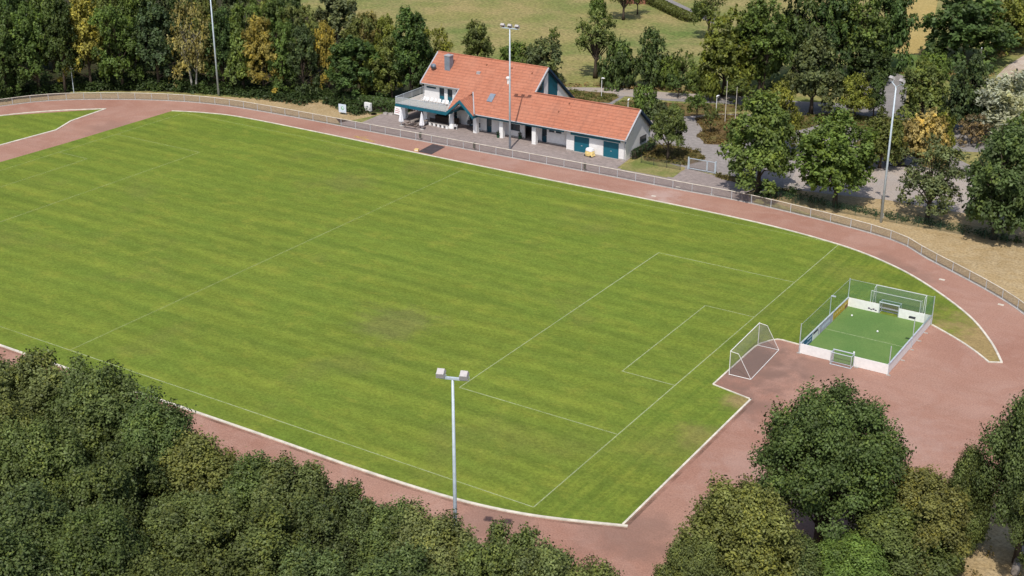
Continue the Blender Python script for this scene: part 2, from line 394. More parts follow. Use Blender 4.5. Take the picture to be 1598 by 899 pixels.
KERB_FAR = smooth([(-108.04, 33.77), (-103, 35.7), (-96.5, 36.9), (-80.9, 36.9), (-62.6, 36.4), (-40.2, 36.1), (-25.8, 36.1), (-11.1, 35.6), (0.13, 33.71), (7.17, 30.81), (12.6, 27.0), (18.38, 21.4), (21.96, 16.2), (24.11, 11.98)], 6)
KERB_NEAR = smooth([(-112, -33.2), (-104, -35.6), (-94, -36.7), (-59.6, -36.9), (-34.1, -36.7), (-23.5, -36.65), (-15.1, -36.7), (-6.15, -36.3), (0.51, -35.05), (7.48, -32.43)], 6)
KERB_RIGHT = [(7.15, -32.2), (7.0, -7.94), (2.88, -7.07), (2.86, 1.0), (2.9, 2.6), (3.1, 3.6), (3.7, 4.9), (4.1, 5.35), (4.5, 5.45), (6.41, 5.34), (7.0, 5.3)]
KERB_D = smooth([(15.94, 17.0), (18.78, 15.13), (21.2, 13.2), (23.08, 11.33)], 4)
PITCH = KERB_FAR+[(23.1, 11.35)]+KERB_D[::-1]+[(15.5, 16), (15.5, 5.3)]+KERB_RIGHT[::-1]+KERB_NEAR[::-1]+[(-109.2, -20), (-108.8, 2), (-108.3, 12.8)]
sheet('football_pitch', PITCH, .024, M['pitch'])
TRI = [(-128.3, 17.5), (-117.8, 28.9), (-116.8, 21.4), (-114.8, 16.9), (-115.4, 7.3), (-116, -18), (-124, -17), (-131, -4), (-131.5, 8)]
sheet('track_infield_grass', TRI, .024, M['pitch'])

kb = MB(); strip_prism(kb, KERB_FAR, .22, .012, .10); strip_prism(kb, KERB_NEAR, .27, .012, .10)
strip_prism(kb, KERB_D, .2, .012, .09); strip_prism(kb, [(23.0, 11.3), (24.2, 11.95)], .2, .012, .08); strip_prism(kb, [(7.05, -32.4), (7.0, -7.9)], .18, .012, .09)
strip_prism(kb, [(7.1, -8.0), (2.88, -7.1)], .14, .012, .09); strip_prism(kb, KERB_RIGHT[2:], .16, .012, .085)
strip_prism(kb, smooth([(-131.6, 8), (-128.3, 17.5), (-123.5, 24), (-117.6, 29.1)], 4), .3, .012, .1); strip_prism(kb, [(-117.7, 29.0), (-116.8, 21.4), (-114.8, 16.9), (-115.4, 7.3), (-116, -18)], .32, .012, .09)
tag(kb.build('kerb', M['kerb_stone']), kind='structure')

# pitch markings, measured on the ground
LW = .11; ZL = .032
ln = MB(); lf = MB(); P2 = 33.95
L = -105.6; HX = -52.95
for a, b in (((0, -P2), (0, P2)), ((-16.5, 20.16), (0, 20.16)), ((-16.5, -20.16), (0, -20.16)), ((-16.5, -20.22), (-16.5, 20.22)), ((-5.5, 9.16), (0, 9.16)), ((-5.5, -9.16), (0, -9.16)), ((-5.5, -9.22), (-5.5, 9.22)),
             ((-60, -P2), (0, -P2))): strip_flat(ln, [a, b], LW, ZL)
for i, (a, b) in enumerate((((HX, -P2), (HX, P2)), ((-L*-1+16.8, -20.2), (L+16.8, 20.2)), ((L, 20.2), (L+16.8, 20.2)), ((L, -P2), (L, P2)), ((L+5.8, -9.2), (L+5.8, 9.6)), ((L, 9.6), (L+5.8, 9.6)), ((L, P2), (0, P2)), ((L, -P2), (-60, -P2)))):
    strip_flat(lf, [a, b], .16, ZL)
tag(ln.build('pitch_markings', M['line']), kind='structure'); tag(lf.build('faded_pitch_markings', M['line_faint']), kind='structure')
ym = MB(); strip_flat(ym, [(-75.40,38.26), (-71.14,37.50)], .5, .022); strip_flat(ym, [(-74.96,38.15), (-73.35,38.97)], .3, .026)
tag(ym.build('runway_marking', M['yellow_mark']), kind='structure')
# dirt and moss gathered along the outer side of the kerbs
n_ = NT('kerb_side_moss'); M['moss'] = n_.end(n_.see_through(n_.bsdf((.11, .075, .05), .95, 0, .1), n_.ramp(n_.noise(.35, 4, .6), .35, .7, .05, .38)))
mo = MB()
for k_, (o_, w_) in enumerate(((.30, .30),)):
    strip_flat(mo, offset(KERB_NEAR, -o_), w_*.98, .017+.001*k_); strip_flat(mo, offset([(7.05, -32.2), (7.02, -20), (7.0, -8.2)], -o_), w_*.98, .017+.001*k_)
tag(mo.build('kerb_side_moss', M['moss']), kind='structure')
# kerb slab under the fence
fs = MB(); strip_prism(fs, FENCE, .35, .012, .07); tag(fs.build('fence_footing', M['concrete']), kind='structure')

# land round the stadium
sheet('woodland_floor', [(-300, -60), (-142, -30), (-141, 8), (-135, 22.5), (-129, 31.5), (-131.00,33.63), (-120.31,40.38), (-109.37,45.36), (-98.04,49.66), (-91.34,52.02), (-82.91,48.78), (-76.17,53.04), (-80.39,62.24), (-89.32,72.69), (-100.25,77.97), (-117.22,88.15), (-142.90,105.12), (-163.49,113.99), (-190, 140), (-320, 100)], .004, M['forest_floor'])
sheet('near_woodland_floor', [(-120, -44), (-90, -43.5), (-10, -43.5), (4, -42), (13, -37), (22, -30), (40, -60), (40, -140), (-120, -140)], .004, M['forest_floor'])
sheet('dry_grass_bank', [(-138.9, 8), (-133.2, 21.6), (-127.7, 29.6), (-115.4, 37.3), (-104.5, 40.8), (-91, 41.8), (-82, 41.9), (-79.26,50.22), (-82.91,48.78), (-90.59,51.11), (-96.99,48.45), (-108.23,44.17), (-119.09,39.21), (-129.70,32.51), (-130, 31.5), (-136.5, 22)], .008, M['dry_bank'])
sheet('dry_grass_verge', [(-16.79,44.82), (3.7, 39.4), (10.7, 35), (18.3, 29.7), (23.3, 25.4), (27.6, 19.7), (34, 18), (40, 30), (19.95,51.32), (16.59,52.34), (7.39,52.54), (-0.70,52.32), (-7.72,50.57), (-12.83,49.77), (-15.92,49.05)], .008, M['dry_bank'])
sheet('earth_bank', [(24, -21.5), (29, -14), (45, -14), (45, -40), (30, -34)], .008, M['dry_bank'])
sheet('patio', [(-80.8, 41.8), (-84.2, 44.6), (-79.06,44.39), (-79.48,50.51), (-77.78,56.92), (-36.4, 56), (-36.4, 49.2), (-36.26,50.78), (-35.70,45.62), (-27.41,45.91), (-27.80,50.62), (-22.84,49.77), (-15.72,48.56), (-16.44,45.04), (-14, 41.95), (-38, 42.1), (-57, 41.9)], .008, M['patio'])
sheet('grass_strip', [(-35.13,51.50), (-35.44,46.80), (-35.06,45.35), (-28.14,45.45), (-27.57,49.75), (-28.00,50.83), (-34.07,50.42)], .012, M['strip_grass'])
sheet('forecourt', [(-28.09,50.43), (-23.08,50.28), (-21.38,50.05), (-12.83,49.77), (-7.72,50.57), (-0.70,52.32), (7.39,52.54), (16.59,52.34), (13.65,64.70), (0.58,76.23), (-8.25,83.88), (-21.19,83.92), (-23.17,76.45), (-26.99,81.54), (-32.15,79.99), (-42.53,74.30), (-42.74,66.12), (-37.34,57.74), (-35.96,53.11)], .010, M['forecourt'])
sheet('car_park', [(-12.83,49.77), (-7.72,50.57), (-0.70,52.32), (7.39,52.54), (16.59,52.34), (14.99,59.06), (2.93,68.06), (-6.06,68.49), (-15.81,62.32)], .014, M['lane'])
sheet('access_lane', [(-65.58,77.92), (-56.41,83.22), (-46.88,85.33), (-33.56,90.88), (-27.44,91.94), (-13.61,97.48), (-9.33,93.56), (7.63,90.00), (9.56,81.91), (0.14,77.76), (-6.42,81.11), (-13.15,89.86), (-22.28,84.08), (-26.71,84.74), (-16.58,58.39), (-25.16,61.75), (-27.38,73.79), (-31.56,86.13), (-45.78,80.81), (-52.73,79.71), (-51.06,67.17), (-54.07,67.45), (-54.95,78.79), (-64.29,75.78)], .018, M['asphalt'])
sheet('gravel_path', [(-65.80,78.28), (-56.61,83.59), (-47.06,85.70), (-33.72,91.25), (-32.78,89.03), (-46.31,81.88), (-52.83,79.89), (-54.75,78.44), (-64.29,75.78)], .022, M['lane'])
sheet('far_road', [(-90.33,163.68), (-84.54,158.47), (-74.53,149.81), (-65.38,143.23), (-63.00,137.42), (-74.34,147.55), (-82.83,154.42), (-89.80,159.53)], .010, M['asphalt'])
sheet('asphalt_turning', [(-28.31,118.30), (-21.39,118.82), (-18.02,116.67), (-10.83,92.61), (-14.57,88.11), (-20.29,100.21)], .026, M['asphalt'])
sheet('hay_field', [(-47.72,205.56), (-39.55,210.70), (-23.82,148.40), (-20.08,132.08), (-22.03,127.93), (-25.26,131.77)], .006, M['hayfield'])
sheet('lush_meadow', [(-27.23,132.33), (-20.84,134.56), (-17.09,121.54), (-19.50,115.74), (-23.64,117.40)], .010, M['lush'])
sheet('dirt_track', [(-4.22,160.77), (-5.23,145.02), (-5.81,133.63), (-5.43,125.68), (-2.34,123.96), (-0.28,133.24), (1.08,157.64)], .008, M['dirt_track'])
for poly in ([(-62.70,78.25), (-55.00,80.19), (-53.14,78.50), (-52.83,74.51), (-58.99,72.93)], [(-50.65,67.44), (-51.61,77.60), (-45.26,79.76), (-35.14,84.32), (-32.21,82.59), (-37.70,75.62), (-41.23,71.68), (-44.79,66.90)],
             [(-37.66,73.94), (-34.51,78.07), (-31.02,79.84), (-28.31,71.19), (-27.71,63.46), (-30.10,62.32), (-33.38,65.61), (-33.66,68.61)], [(-37.10,55.29), (-35.95,58.25), (-33.19,59.25), (-29.63,58.56), (-27.37,56.05), (-27.59,53.82), (-28.30,51.66), (-34.20,50.68)],
             [(-25.57,82.43), (-19.98,89.00), (-14.39,89.07), (-9.27,90.19), (-5.96,87.34), (-9.11,80.58), (-15.49,82.12), (-19.88,81.81), (-21.50,76.30), (-24.01,78.79)], [(-23.34,50.44), (-20.30,50.74), (-14.81,50.70), (-14.20,47.07), (-18.27,48.20), (-22.76,49.18)], [(-11.43,84.69), (-5.75,86.66), (0.14,77.76), (2.93,68.06), (-6.35,69.36), (-12.43,73.50)]):
    sheet('planting_bed', poly, .030, M['bed_soil'])
# ------------------------------------------------------------------ the clubhouse
club = thing('clubhouse', 'white clubhouse with orange tiled roof, teal woodwork and balcony beside the running track', 'building')
S, E0, Y0 = .79, 3.15, 48.4
def zf(y): return E0+S*(y-Y0)           # front slope
RX0, RX1, RXW = -72.9, -53.25, -36.05
YM, YW, YU = 56.3, 52.6, 51.5           # main ridge, wing ridge, upper eave
EB, YB = .82, 63.9
def slab(mb, poly, zfun, th=.16):
    top = [(x, y, zfun(y) if not callable(getattr(zfun, 'xy', None)) else zfun.xy(x, y)) for x, y in poly]
    mb.hull([(x, y, z-th) for x, y, z in top], top)
rf = MB()
front = [(RX0, YM), (RX0, YU), (-65.75, YU), (-65.75, 48.55), (-65.45, 48.55), (-63.2, 51.25), (-60.85, 48.4), (RXW, 48.4), (RXW, YW), (RX1, YW), (RX1, YM)]
slab(rf, front, zf)
zm = zf(YM); zw = zf(YW)
slab(rf, [(RX0, YB), (RX0, YM), (RX1, YM), (RX1, YB)], lambda y: zm-EB*(y-YM))
slab(rf, [(RX1-.6, 56.75), (RX1-.6, YW), (RXW, YW), (RXW, 56.75)], lambda y: zw-S*(y-YW))
roof = rf.build('roof', M['tiles'], club)
# porch roof: ridge runs back into the big slope
PX, PZ = -63.25, 5.05
def porch(mb, side):
    ex = -61.0 if side > 0 else -65.6; ez = 3.0 if side > 0 else 2.85
    a = [(PX, 47.9, PZ), (ex, 47.9, ez), (ex, 48.45, ez), (PX, 51.15, PZ+.02)]
    if side < 0: a = a[::-1]
    mb.hull([(x, y, z-.14) for x, y, z in a], a)
pr = MB(); porch(pr, 1); porch(pr, -1); pr.build('porch_roof', M['tiles'], club)
fl = MB(); fl.tube([(-60.95, 48.25, 3.12), (-63.2, 51.35, 5.45)], .10, 6); fl.build('valley_flashing', M['roof_metal'], club)
# ridge caps, verge trims, gutters
for a, b in (((RX0, YM, zm+.02), (RX1, YM, zm+.02)), ((RX1, YW, zw+.02), (RXW, YW, zw+.02))): MB().tube([a, b], .12, 6).build('ridge_cap', M['tiles'], roof)
def verge(x, ya, yb, f, w=.10): MB().hull([(x-w, ya, f(ya)-.22), (x+w, ya, f(ya)-.22), (x+w, ya, f(ya)+.05), (x-w, ya, f(ya)+.05)], [(x-w, yb, f(yb)-.22), (x+w, yb, f(yb)-.22), (x+w, yb, f(yb)+.05), (x-w, yb, f(yb)+.05)]).build('verge_trim', M['roof_metal'], roof)
verge(RX0-.05, YU, YM, zf); verge(RX1+.06, YW+.12, YM, zf); verge(RXW+.06, 48.4, YW, zf); verge(-65.8, 48.6, YU, zf, .07)
def barge(x, ya, yb, f): MB().hull([(x, ya, f(ya)-.50), (x+.07, ya, f(ya)-.50), (x+.07, ya, f(ya)-.17), (x, ya, f(ya)-.17)], [(x, yb, f(yb)-.50), (x+.07, yb, f(yb)-.50), (x+.07, yb, f(yb)-.17), (x, yb, f(yb)-.17)]).build('bargeboard', M['navy'], club)
barge(RXW-.02, 48.4, YW, zf); barge(RXW-.02, YW, 56.75, lambda y: zw-S*(y-YW)); barge(RX1+.02, YM, YB, lambda y: zm-EB*(y-YM)); barge(RX1+.02, YW, YM, zf)
MB().hull([(RX1+.1, YM, zm-.3), (RX1+.25, YM, zm-.3), (RX1+.25, YM, zm+.06), (RX1+.1, YM, zm+.06)], [(RX1+.1, YB, zm-EB*(YB-YM)-.3), (RX1+.25, YB, zm-EB*(YB-YM)-.3), (RX1+.25, YB, zm-EB*(YB-YM)+.06), (RX1+.1, YB, zm-EB*(YB-YM)+.06)]).build('rear_verge', M['navy'], club)
MB().hull([(RXW+.1, YW, zw-.3), (RXW+.22, YW, zw-.3), (RXW+.22, YW, zw+.06), (RXW+.1, YW, zw+.06)], [(RXW+.1, 56.75, zw-S*4.15-.3), (RXW+.22, 56.75, zw-S*4.15-.3), (RXW+.22, 56.75, zw-S*4.15+.06), (RXW+.1, 56.75, zw-S*4.15+.06)]).build('rear_verge', M['navy'], club)
for pts_ in ([(-60.7, 48.3, 3.08), (RXW, 48.3, 3.08)], [(RX0, YU-.1, zf(YU)-.08), (-65.8, YU-.1, zf(YU)-.08)]): MB().tube(pts_, .08, 6).build('gutter', M['roof_metal'], club)
for pts_ in ([(-36.5, 48.3, 3.0), (-36.45, 48.98, 2.6), (-36.45, 48.98, .05)], [(-60.95, 48.35, 3.0), (-61.1, 49.1, 2.7), (-61.1, 49.1, .05)], [(-72.95, 51.4, 5.4), (-72.72, 51.9, 5.0), (-72.72, 51.9, 2.9)]): MB().tube(pts_, .05, 6).build('downpipe', M['roof_metal'], club)
MB().box(-60.6, 48.5, 2.72, -45.9, 48.62, 3.05).build('fascia', M['teal'], club); MB().box(-45.05, 48.95, 2.42, -37.05, 49.08, 2.85).build('fascia', M['teal'], club)

# walls
wl = MB()
wl.box(-45.8, 49.1, 0, -44.55, 49.4, 3.5); wl.box(-42.1, 49.1, 0, -39.85, 49.4, 3.5); wl.box(-37.4, 49.1, 0, -36.34, 49.4, 3.5)
wl.box(-44.55, 49.1, 2.3, -42.1, 49.4, 3.5); wl.box(-39.85, 49.1, 2.3, -37.4, 49.4, 3.5)
wl.hull([(-36.64, 49.4, 0), (-36.64, 56.5, 0), (-36.64, 56.5, 3.05), (-36.64, YW, zw-.17), (-36.64, 49.4, zf(49.4)-.17)],
        [(-36.34, 49.4, 0), (-36.34, 56.5, 0), (-36.34, 56.5, 3.05), (-36.34, YW, zw-.17), (-36.34, 49.4, zf(49.4)-.17)])
wl.box(-45.8, 49.4, 0, -45.5, 50.6, 3.9)
# recessed front wall of the wing with openings
def wall_row(x0, x1, y, z0, z1, holes, th=.25):
    xs = x0
    for (a, b, c, d) in sorted(holes):
        if a > xs: wl.box(xs, y, z0, a, y+th, z1)
        if c > z0: wl.box(a, y, z0, b, y+th, c)
        if d < z1: wl.box(a, y, d, b, y+th, z1)
        xs = b
    if xs < x1: wl.box(xs, y, z0, x1, y+th, z1)
wall_row(-61.2, -45.8, 50.6, 0, 4.6, [(-60.35, -59.45, 0, 2.05), (-56.4, -54.5, .95, 1.95), (-53.7, -52.3, 0, 2.3), (-50.8, -49.95, 0, 2.05), (-49.6, -48.7, 1.7, 2.0), (-48.45, -47.5, 1.7, 2.0)])
wl.box(-53.7, 53.4, 0, -52.3, 53.6, 2.5)
# porch back wall and ground floor under the balcony
wall_row(-65.6, -61.2, 52.0, 0, 4.6, [(-64.4, -63.2, 0, 2.1)])
wall_row(-72.4, -65.6, 52.4, 0, 2.55, [(-70.7, -68.6, 0.1, 2.0), (-67.9, -66.9, 0, 2.0)])
wl.box(-61.45, 50.6, 0, -61.2, 52.0, 4.6)
wl.box(-65.9, 52.0, 0, -65.6, 52.4, 2.55)
# upper storey
wall_row(-72.6, -65.6, 52.0, 2.8, 5.75, [(-72.2, -70.4, 4.75, 5.05), (-69.8, -68.9, 2.85, 5.1), (-68.3, -67.4, 2.85, 5.1), (-66.75, -66.1, 4.0, 5.1)])
wl.hull([(-72.6, 52.25, 0), (-72.6, 63.3, 0), (-72.6, 63.3, 3.35), (-72.6, YM, zm-.18), (-72.6, 52.25, zf(52.25)-.18)], [(-72.3, 52.25, 0), (-72.3, 63.3, 0), (-72.3, 63.3, 3.35), (-72.3, YM, zm-.18), (-72.3, 52.25, zf(52.25)-.18)])
wl.box(-72.3, 63.0, 0, -53.55, 63.3, 3.4)
# right gable above the wing roof: white pillar and rear part
wl.hull([(-53.75, 55.5, 3.2), (-53.75, 56.5, 3.2), (-53.75, 56.5, 8.75), (-53.75, 55.5, 8.4)], [(-53.35, 55.5, 3.2), (-53.35, 56.5, 3.2), (-53.35, 56.5, 8.75), (-53.35, 55.5, 8.4)])
wl.hull([(-53.75, 59.5, 0), (-53.75, 63.3, 0), (-53.75, 63.3, 3.35), (-53.75, 59.5, 6.4)], [(-53.4, 59.5, 0), (-53.4, 63.3, 0), (-53.4, 63.3, 3.35), (-53.4, 59.5, 6.4)])
wl.box(-53.7, 56.2, 0, -36.64, 56.5, 3.0)
wl.build('wall', M['render'], club)
MB().hull([(-53.72, 52.6, 5.6), (-53.72, 55.5, 3.3), (-53.72, 55.5, 8.5), (-53.72, 52.6, zf(52.6)-.18)], [(-53.5, 52.6, 5.6), (-53.5, 55.5, 3.3), (-53.5, 55.5, 8.5), (-53.5, 52.6, zf(52.6)-.18)]).build('gable_panel', M['teal'], club)
MB().hull([(-53.72, 56.5, 3.0), (-53.72, 59.5, 3.0), (-53.72, 59.5, 6.55), (-53.72, 56.5, 9.0)], [(-53.5, 56.5, 3.0), (-53.5, 59.5, 3.0), (-53.5, 59.5, 6.55), (-53.5, 56.5, 9.0)]).build('gable_panel', M['teal'], club)
MB().box(-53.5, 54.4, 6.3, -53.46, 55.1, 7.6).build('gable_window', M['window_glass'], club)
# pillars
for x, y, w in ((-61.4, 49.4, .32), (-56.8, 49.35, .30), (-51.1, 49.2, .32)):
    MB().box(x-w, y-w, 0, x+w, y+w, zf(y+w)-.2 if y < 49.1 else 3.3).build('pillar', M['white_paint'], club)
for x, y in ((-75.0, 50.1), (-70.65, 49.7)):
    MB().box(x-.34, y-.34, 0, x+.34, y+.34, 2.5).build('pillar', M['white_paint'], club)
MB().lathe([(.42, 0), (.40, .1), (.38, 2.6)], 18, (-65.7, 49.25)).build('pillar', M['white_paint'], club, True)
# doors, windows, garage doors
def leaf_panel(name, x0, x1, y, z0, z1, mat, rows=(), inset=.12, handle=False, glass=None):
    d = MB().box(x0, y+inset, z0, x1, y+inset+.06, z1).build(name, mat, club)
    if glass:
        g = MB(); g.box(x0+.1, y+inset-.012, glass[0], x1-.1, y+inset-.002, glass[1]); g.build('pane', M['window_glass'], d)
    if handle: MB().box(x1-.16, y+inset-.07, 1.0, x1-.06, y+inset-.004, 1.06).build('handle', M['galvanised'], d)
    return d
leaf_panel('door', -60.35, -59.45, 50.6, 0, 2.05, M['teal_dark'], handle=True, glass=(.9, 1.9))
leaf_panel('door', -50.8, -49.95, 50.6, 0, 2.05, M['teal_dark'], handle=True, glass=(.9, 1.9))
leaf_panel('door', -64.4, -63.2, 52.0, 0, 2.1, M['teal'], handle=True, glass=(.8, 1.9))
leaf_panel('door', -67.9, -66.9, 52.4, 0, 2.0, M['teal'], handle=True, glass=(.8, 1.9))
def window(x0, x1, y, z0, z1, frame='teal', bars=1):
    f = MB(); t = .07; yy = y+.08
    f.box(x0, yy, z0, x1, yy+.08, z0+t); f.box(x0, yy, z1-t, x1, yy+.08, z1); f.box(x0, yy, z0+t, x0+t, yy+.08, z1-t); f.box(x1-t, yy, z0+t, x1, yy+.08, z1-t)
    for k in range(1, bars): f.box(x0+(x1-x0)*k/bars-.03, yy+.003, z0+t, x0+(x1-x0)*k/bars+.03, yy+.077, z1-t)
    o = f.build('window', M[frame], club); MB().box(x0+t, yy+.04, z0+t, x1-t, yy+.055, z1-t).build('pane', M['window_glass'], o); return o
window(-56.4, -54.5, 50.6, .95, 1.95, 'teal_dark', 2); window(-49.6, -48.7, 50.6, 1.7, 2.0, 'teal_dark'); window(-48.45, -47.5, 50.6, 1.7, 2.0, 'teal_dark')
window(-70.7, -68.6, 52.4, .1, 2.0, 'teal', 3); window(-72.2, -70.4, 52.0, 4.75, 5.05); window(-66.75, -66.1, 52.0, 4.0, 5.1)
for x in (-69.8, -68.3):
    w = window(x, x+.9, 52.0, 3.75, 5.1); MB().box(x, 52.07, 2.85, x+.9, 52.16, 3.75).build('door', M['teal'], club)
for x0, x1 in ((-44.55, -42.1), (-39.85, -37.4)):
    d = MB(); d.box(x0, 49.2, .03, x1, 49.3, 2.3)
    for k in range(1, 12): d.box(x0+(x1-x0)*k/12-.015, 49.185, .05, x0+(x1-x0)*k/12+.015, 49.197, 2.28)
    o = d.build('garage_door', M['teal'], club); MB().box((x0+x1)/2-.1, 49.14, .95, (x0+x1)/2+.1, 49.18, 1.02).build('handle', M['galvanised'], o)
    MB().box(x0, 49.05, .0, x1, 49.19, .03).build('door_sill', M['concrete'], club)
w = MB(); w.box(-36.335, 53.35, 1.38, -36.28, 55.2, 2.34); w = w.build('window', M['dark_metal'], club); MB().box(-36.275, 53.43, 1.46, -36.262, 55.12, 2.26).build('pane', M['window_glass'], w)
MB().box(-49.85, 50.56, .12, -46.9, 50.597, 1.6).build('wall_panel', M['white_paint'], club)
for xa, xb, yy in ((-61.2, -60.35, 50.53), (-59.45, -53.7, 50.53), (-52.3, -50.8, 50.53), (-49.95, -46, 50.53), (-45.8, -44.6, 49.03), (-42.05, -39.9, 49.03), (-37.35, -36.34, 49.03)): MB().box(xa, yy, 0, xb, yy+.068, .18).build('plinth', M['concrete'], club)
# porch gable boards
def board(a, b, y, th, h): MB().hull([(a[0], y, a[1]-h), (a[0], y+th, a[1]-h), (a[0], y+th, a[1]), (a[0], y, a[1])], [(b[0], y, b[1]-h), (b[0], y+th, b[1]-h), (b[0], y+th, b[1]), (b[0], y, b[1])]).build('porch_bargeboard', M['teal'], club)
board((-65.75, 2.78), (PX, PZ-.02), 47.72, .16, .45); board((PX, PZ-.02), (-60.85, 2.9), 47.72, .16, .45)
MB().box(-65.6, 47.9, 2.45, -65.35, 52.0, 2.75).build('porch_beam', M['teal'], club); MB().box(-61.2, 47.9, 2.5, -60.95, 50.6, 2.8).build('porch_beam', M['teal'], club)
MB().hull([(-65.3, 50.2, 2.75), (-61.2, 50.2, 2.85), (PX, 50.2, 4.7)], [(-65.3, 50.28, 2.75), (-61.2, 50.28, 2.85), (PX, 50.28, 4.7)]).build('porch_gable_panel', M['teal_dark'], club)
# balcony
MB().box(-75.0, 48.0, 2.56, -65.75, 52.0, 2.8).box(-75.0, 52.0, 2.56, -72.6, 56.5, 2.8).build('balcony_floor', M['concrete'], club)
bf = MB(); bf.box(-75.1, 47.88, 2.35, -65.7, 47.998, 2.78); bf.box(-75.12, 48.0, 2.35, -75.003, 56.5, 2.78); bf.build('balcony_fascia', M['teal'], club)
ra = MB(); pts = [(-75.05, 56.4), (-75.05, 54.2), (-75.05, 52.1), (-75.05, 50.0), (-75.05, 47.94), (-73.8, 47.94), (-72.4, 47.94), (-71.0, 47.94), (-69.6, 47.94), (-68.3, 47.94), (-67.0, 47.94), (-65.8, 47.94)]
for x, y in pts: ra.tube([(x, y, 2.78), (x, y, 3.82)], .03, 6)
ra.tube([(x, y, 3.84) for x, y in pts[:5]], .04, 6); ra.tube([(x, y, 3.84) for x, y in pts[4:]], .04, 6); ra.tube([(x, y, 2.92) for x, y in pts[4:]], .025, 6)
rail = ra.build('balcony_railing', M['galvanised'], club)
for a, b in zip(pts[:-1], pts[1:]):
    MB().add([(a[0], a[1], 2.92), (b[0], b[1], 2.92), (b[0], b[1], 3.8), (a[0], a[1], 3.8)], [(0, 1, 2, 3)]).build('railing_panel', M['rail_panel'], rail)
# things fixed on the roof
def on(y): return zf(y)
MB().box(-70.0, 53.75, 6.9, -69.05, 54.75, 9.55).build('chimney', M['zinc'], roof)
MB().box(-70.06, 53.69, 9.55, -68.99, 54.81, 9.68).box(-69.8, 53.95, 9.68, -69.25, 54.55, 9.76).build('chimney_cap', M['roof_metal'], roof)
MB().box(-64.3, 53.9, 7.3, -63.7, 54.3, 7.85).build('roof_vent', M['roof_metal'], roof)
MB().tube([(-58.3, 53.35, 6.7), (-58.3, 53.35, 7.75)], .17, 10).tube([(-58.3, 53.35, 7.75), (-58.3, 53.35, 7.95), (-58.3, 53.35, 8.05)], [.34, .34, .05], 10).build('vent_pipe', M['white_paint'], roof)
for x, y in ((-63.4, 55.4), (-59, 55.5), (-55.3, 55.2), (-48, 50.6), (-47, 51.9)): MB().tube([(x, y, on(y)-.05), (x, y-.05, on(y)+.16)], [.16, .09], 8).build('roof_vent', M['terracotta'], roof)
sl = MB(); ya, yb = 50.35, 51.5; sl.hull([(-60.15, ya, on(ya)), (-59.25, ya, on(ya)), (-59.25, yb, on(yb)), (-60.15, yb, on(yb))], [(-60.15, ya-.06, on(ya)+.09), (-59.25, ya-.06, on(ya)+.09), (-59.25, yb-.06, on(yb)+.09), (-60.15, yb-.06, on(yb)+.09)])
sl = sl.build('skylight', M['zinc'], roof); MB().add([(-60.05, ya+.05, on(ya)+.15), (-59.35, ya+.05, on(ya)+.15), (-59.35, yb-.2, on(yb)-.04), (-60.05, yb-.2, on(yb)-.04)], [(0, 1, 2, 3)]).build('skylight_blind', M['pale_blue'], sl)
dm = MB(); dm.tube([(-71.85, 53.75, 7.2), (-71.85, 53.6, 7.75)], .03, 6); c0 = Vector((-71.85, 53.45, 7.78)); ax = Vector((.25, -.85, .35)).normalized()
dm.tube([c0-ax*.10, c0-ax*.04, c0+ax*.02], [.08, .34, .45], 16); dm.build('satellite_dish', M['zinc'], roof, True)
MB().lathe([(.12, 0), (.14, .1), (.1, .22)], 10).build('wall_lamp', M['plastic_white'], club).location = (-36.95, 48.95, 2.55)

# ------------------------------------------------------------------ furniture on the terrace
def plastic_chair(name, label, loc, rz, group=None):
    t = thing(name, label, 'chair', loc, rz, group)
    MB().box(-.24, -.24, .42, .24, .22, .46).build('seat', M['plastic_white'], t)
    b = MB(); b.hull([(-.24, .2, .46), (.24, .2, .46), (.24, .24, .46), (-.24, .24, .46)], [(-.22, .32, .88), (.22, .32, .88), (.22, .36, .88), (-.22, .36, .88)]); b.build('backrest', M['plastic_white'], t)
    for sx in (-1, 1):
        MB().tube([(sx*.27, -.22, .40), (sx*.27, -.22, .66), (sx*.27, .24, .68)], .025, 6).build('armrest', M['plastic_white'], t)
        for sy in (-1, 1): MB().tube([(sx*.27, sy*.25, 0), (sx*.22, sy*.2, .43)], .03, 6).build('leg', M['plastic_white'], t)
    return t
ch = plastic_chair('plastic_chair', 'white plastic garden chair on the paving in front of the porch', (-65.0, 49.2, 0.01), math.radians(200))
NB = 8
ords = ['leftmost white chair on the balcony, at the upper wall', 'second white chair from the left on the balcony', 'third white chair from the left on the balcony', 'fourth white chair from the left on the balcony', 'fourth white chair from the right on the balcony', 'third white chair from the right on the balcony', 'second white chair from the right on the balcony', 'rightmost white chair on the balcony, by the porch roof']
for k in range(NB):
    c = copy_tree(ch); c.location = (-72.0+k*.72, 50.95-(k % 2)*.12, 2.8); c.rotation_euler = (0, 0, math.radians((-8, 12, 3, -15, 8, 0, 20, -10)[k]))
    c['label'] = ords[k]; c['group'] = 'white chairs in a row on the balcony'; c.scale = (.9, .9, .9)
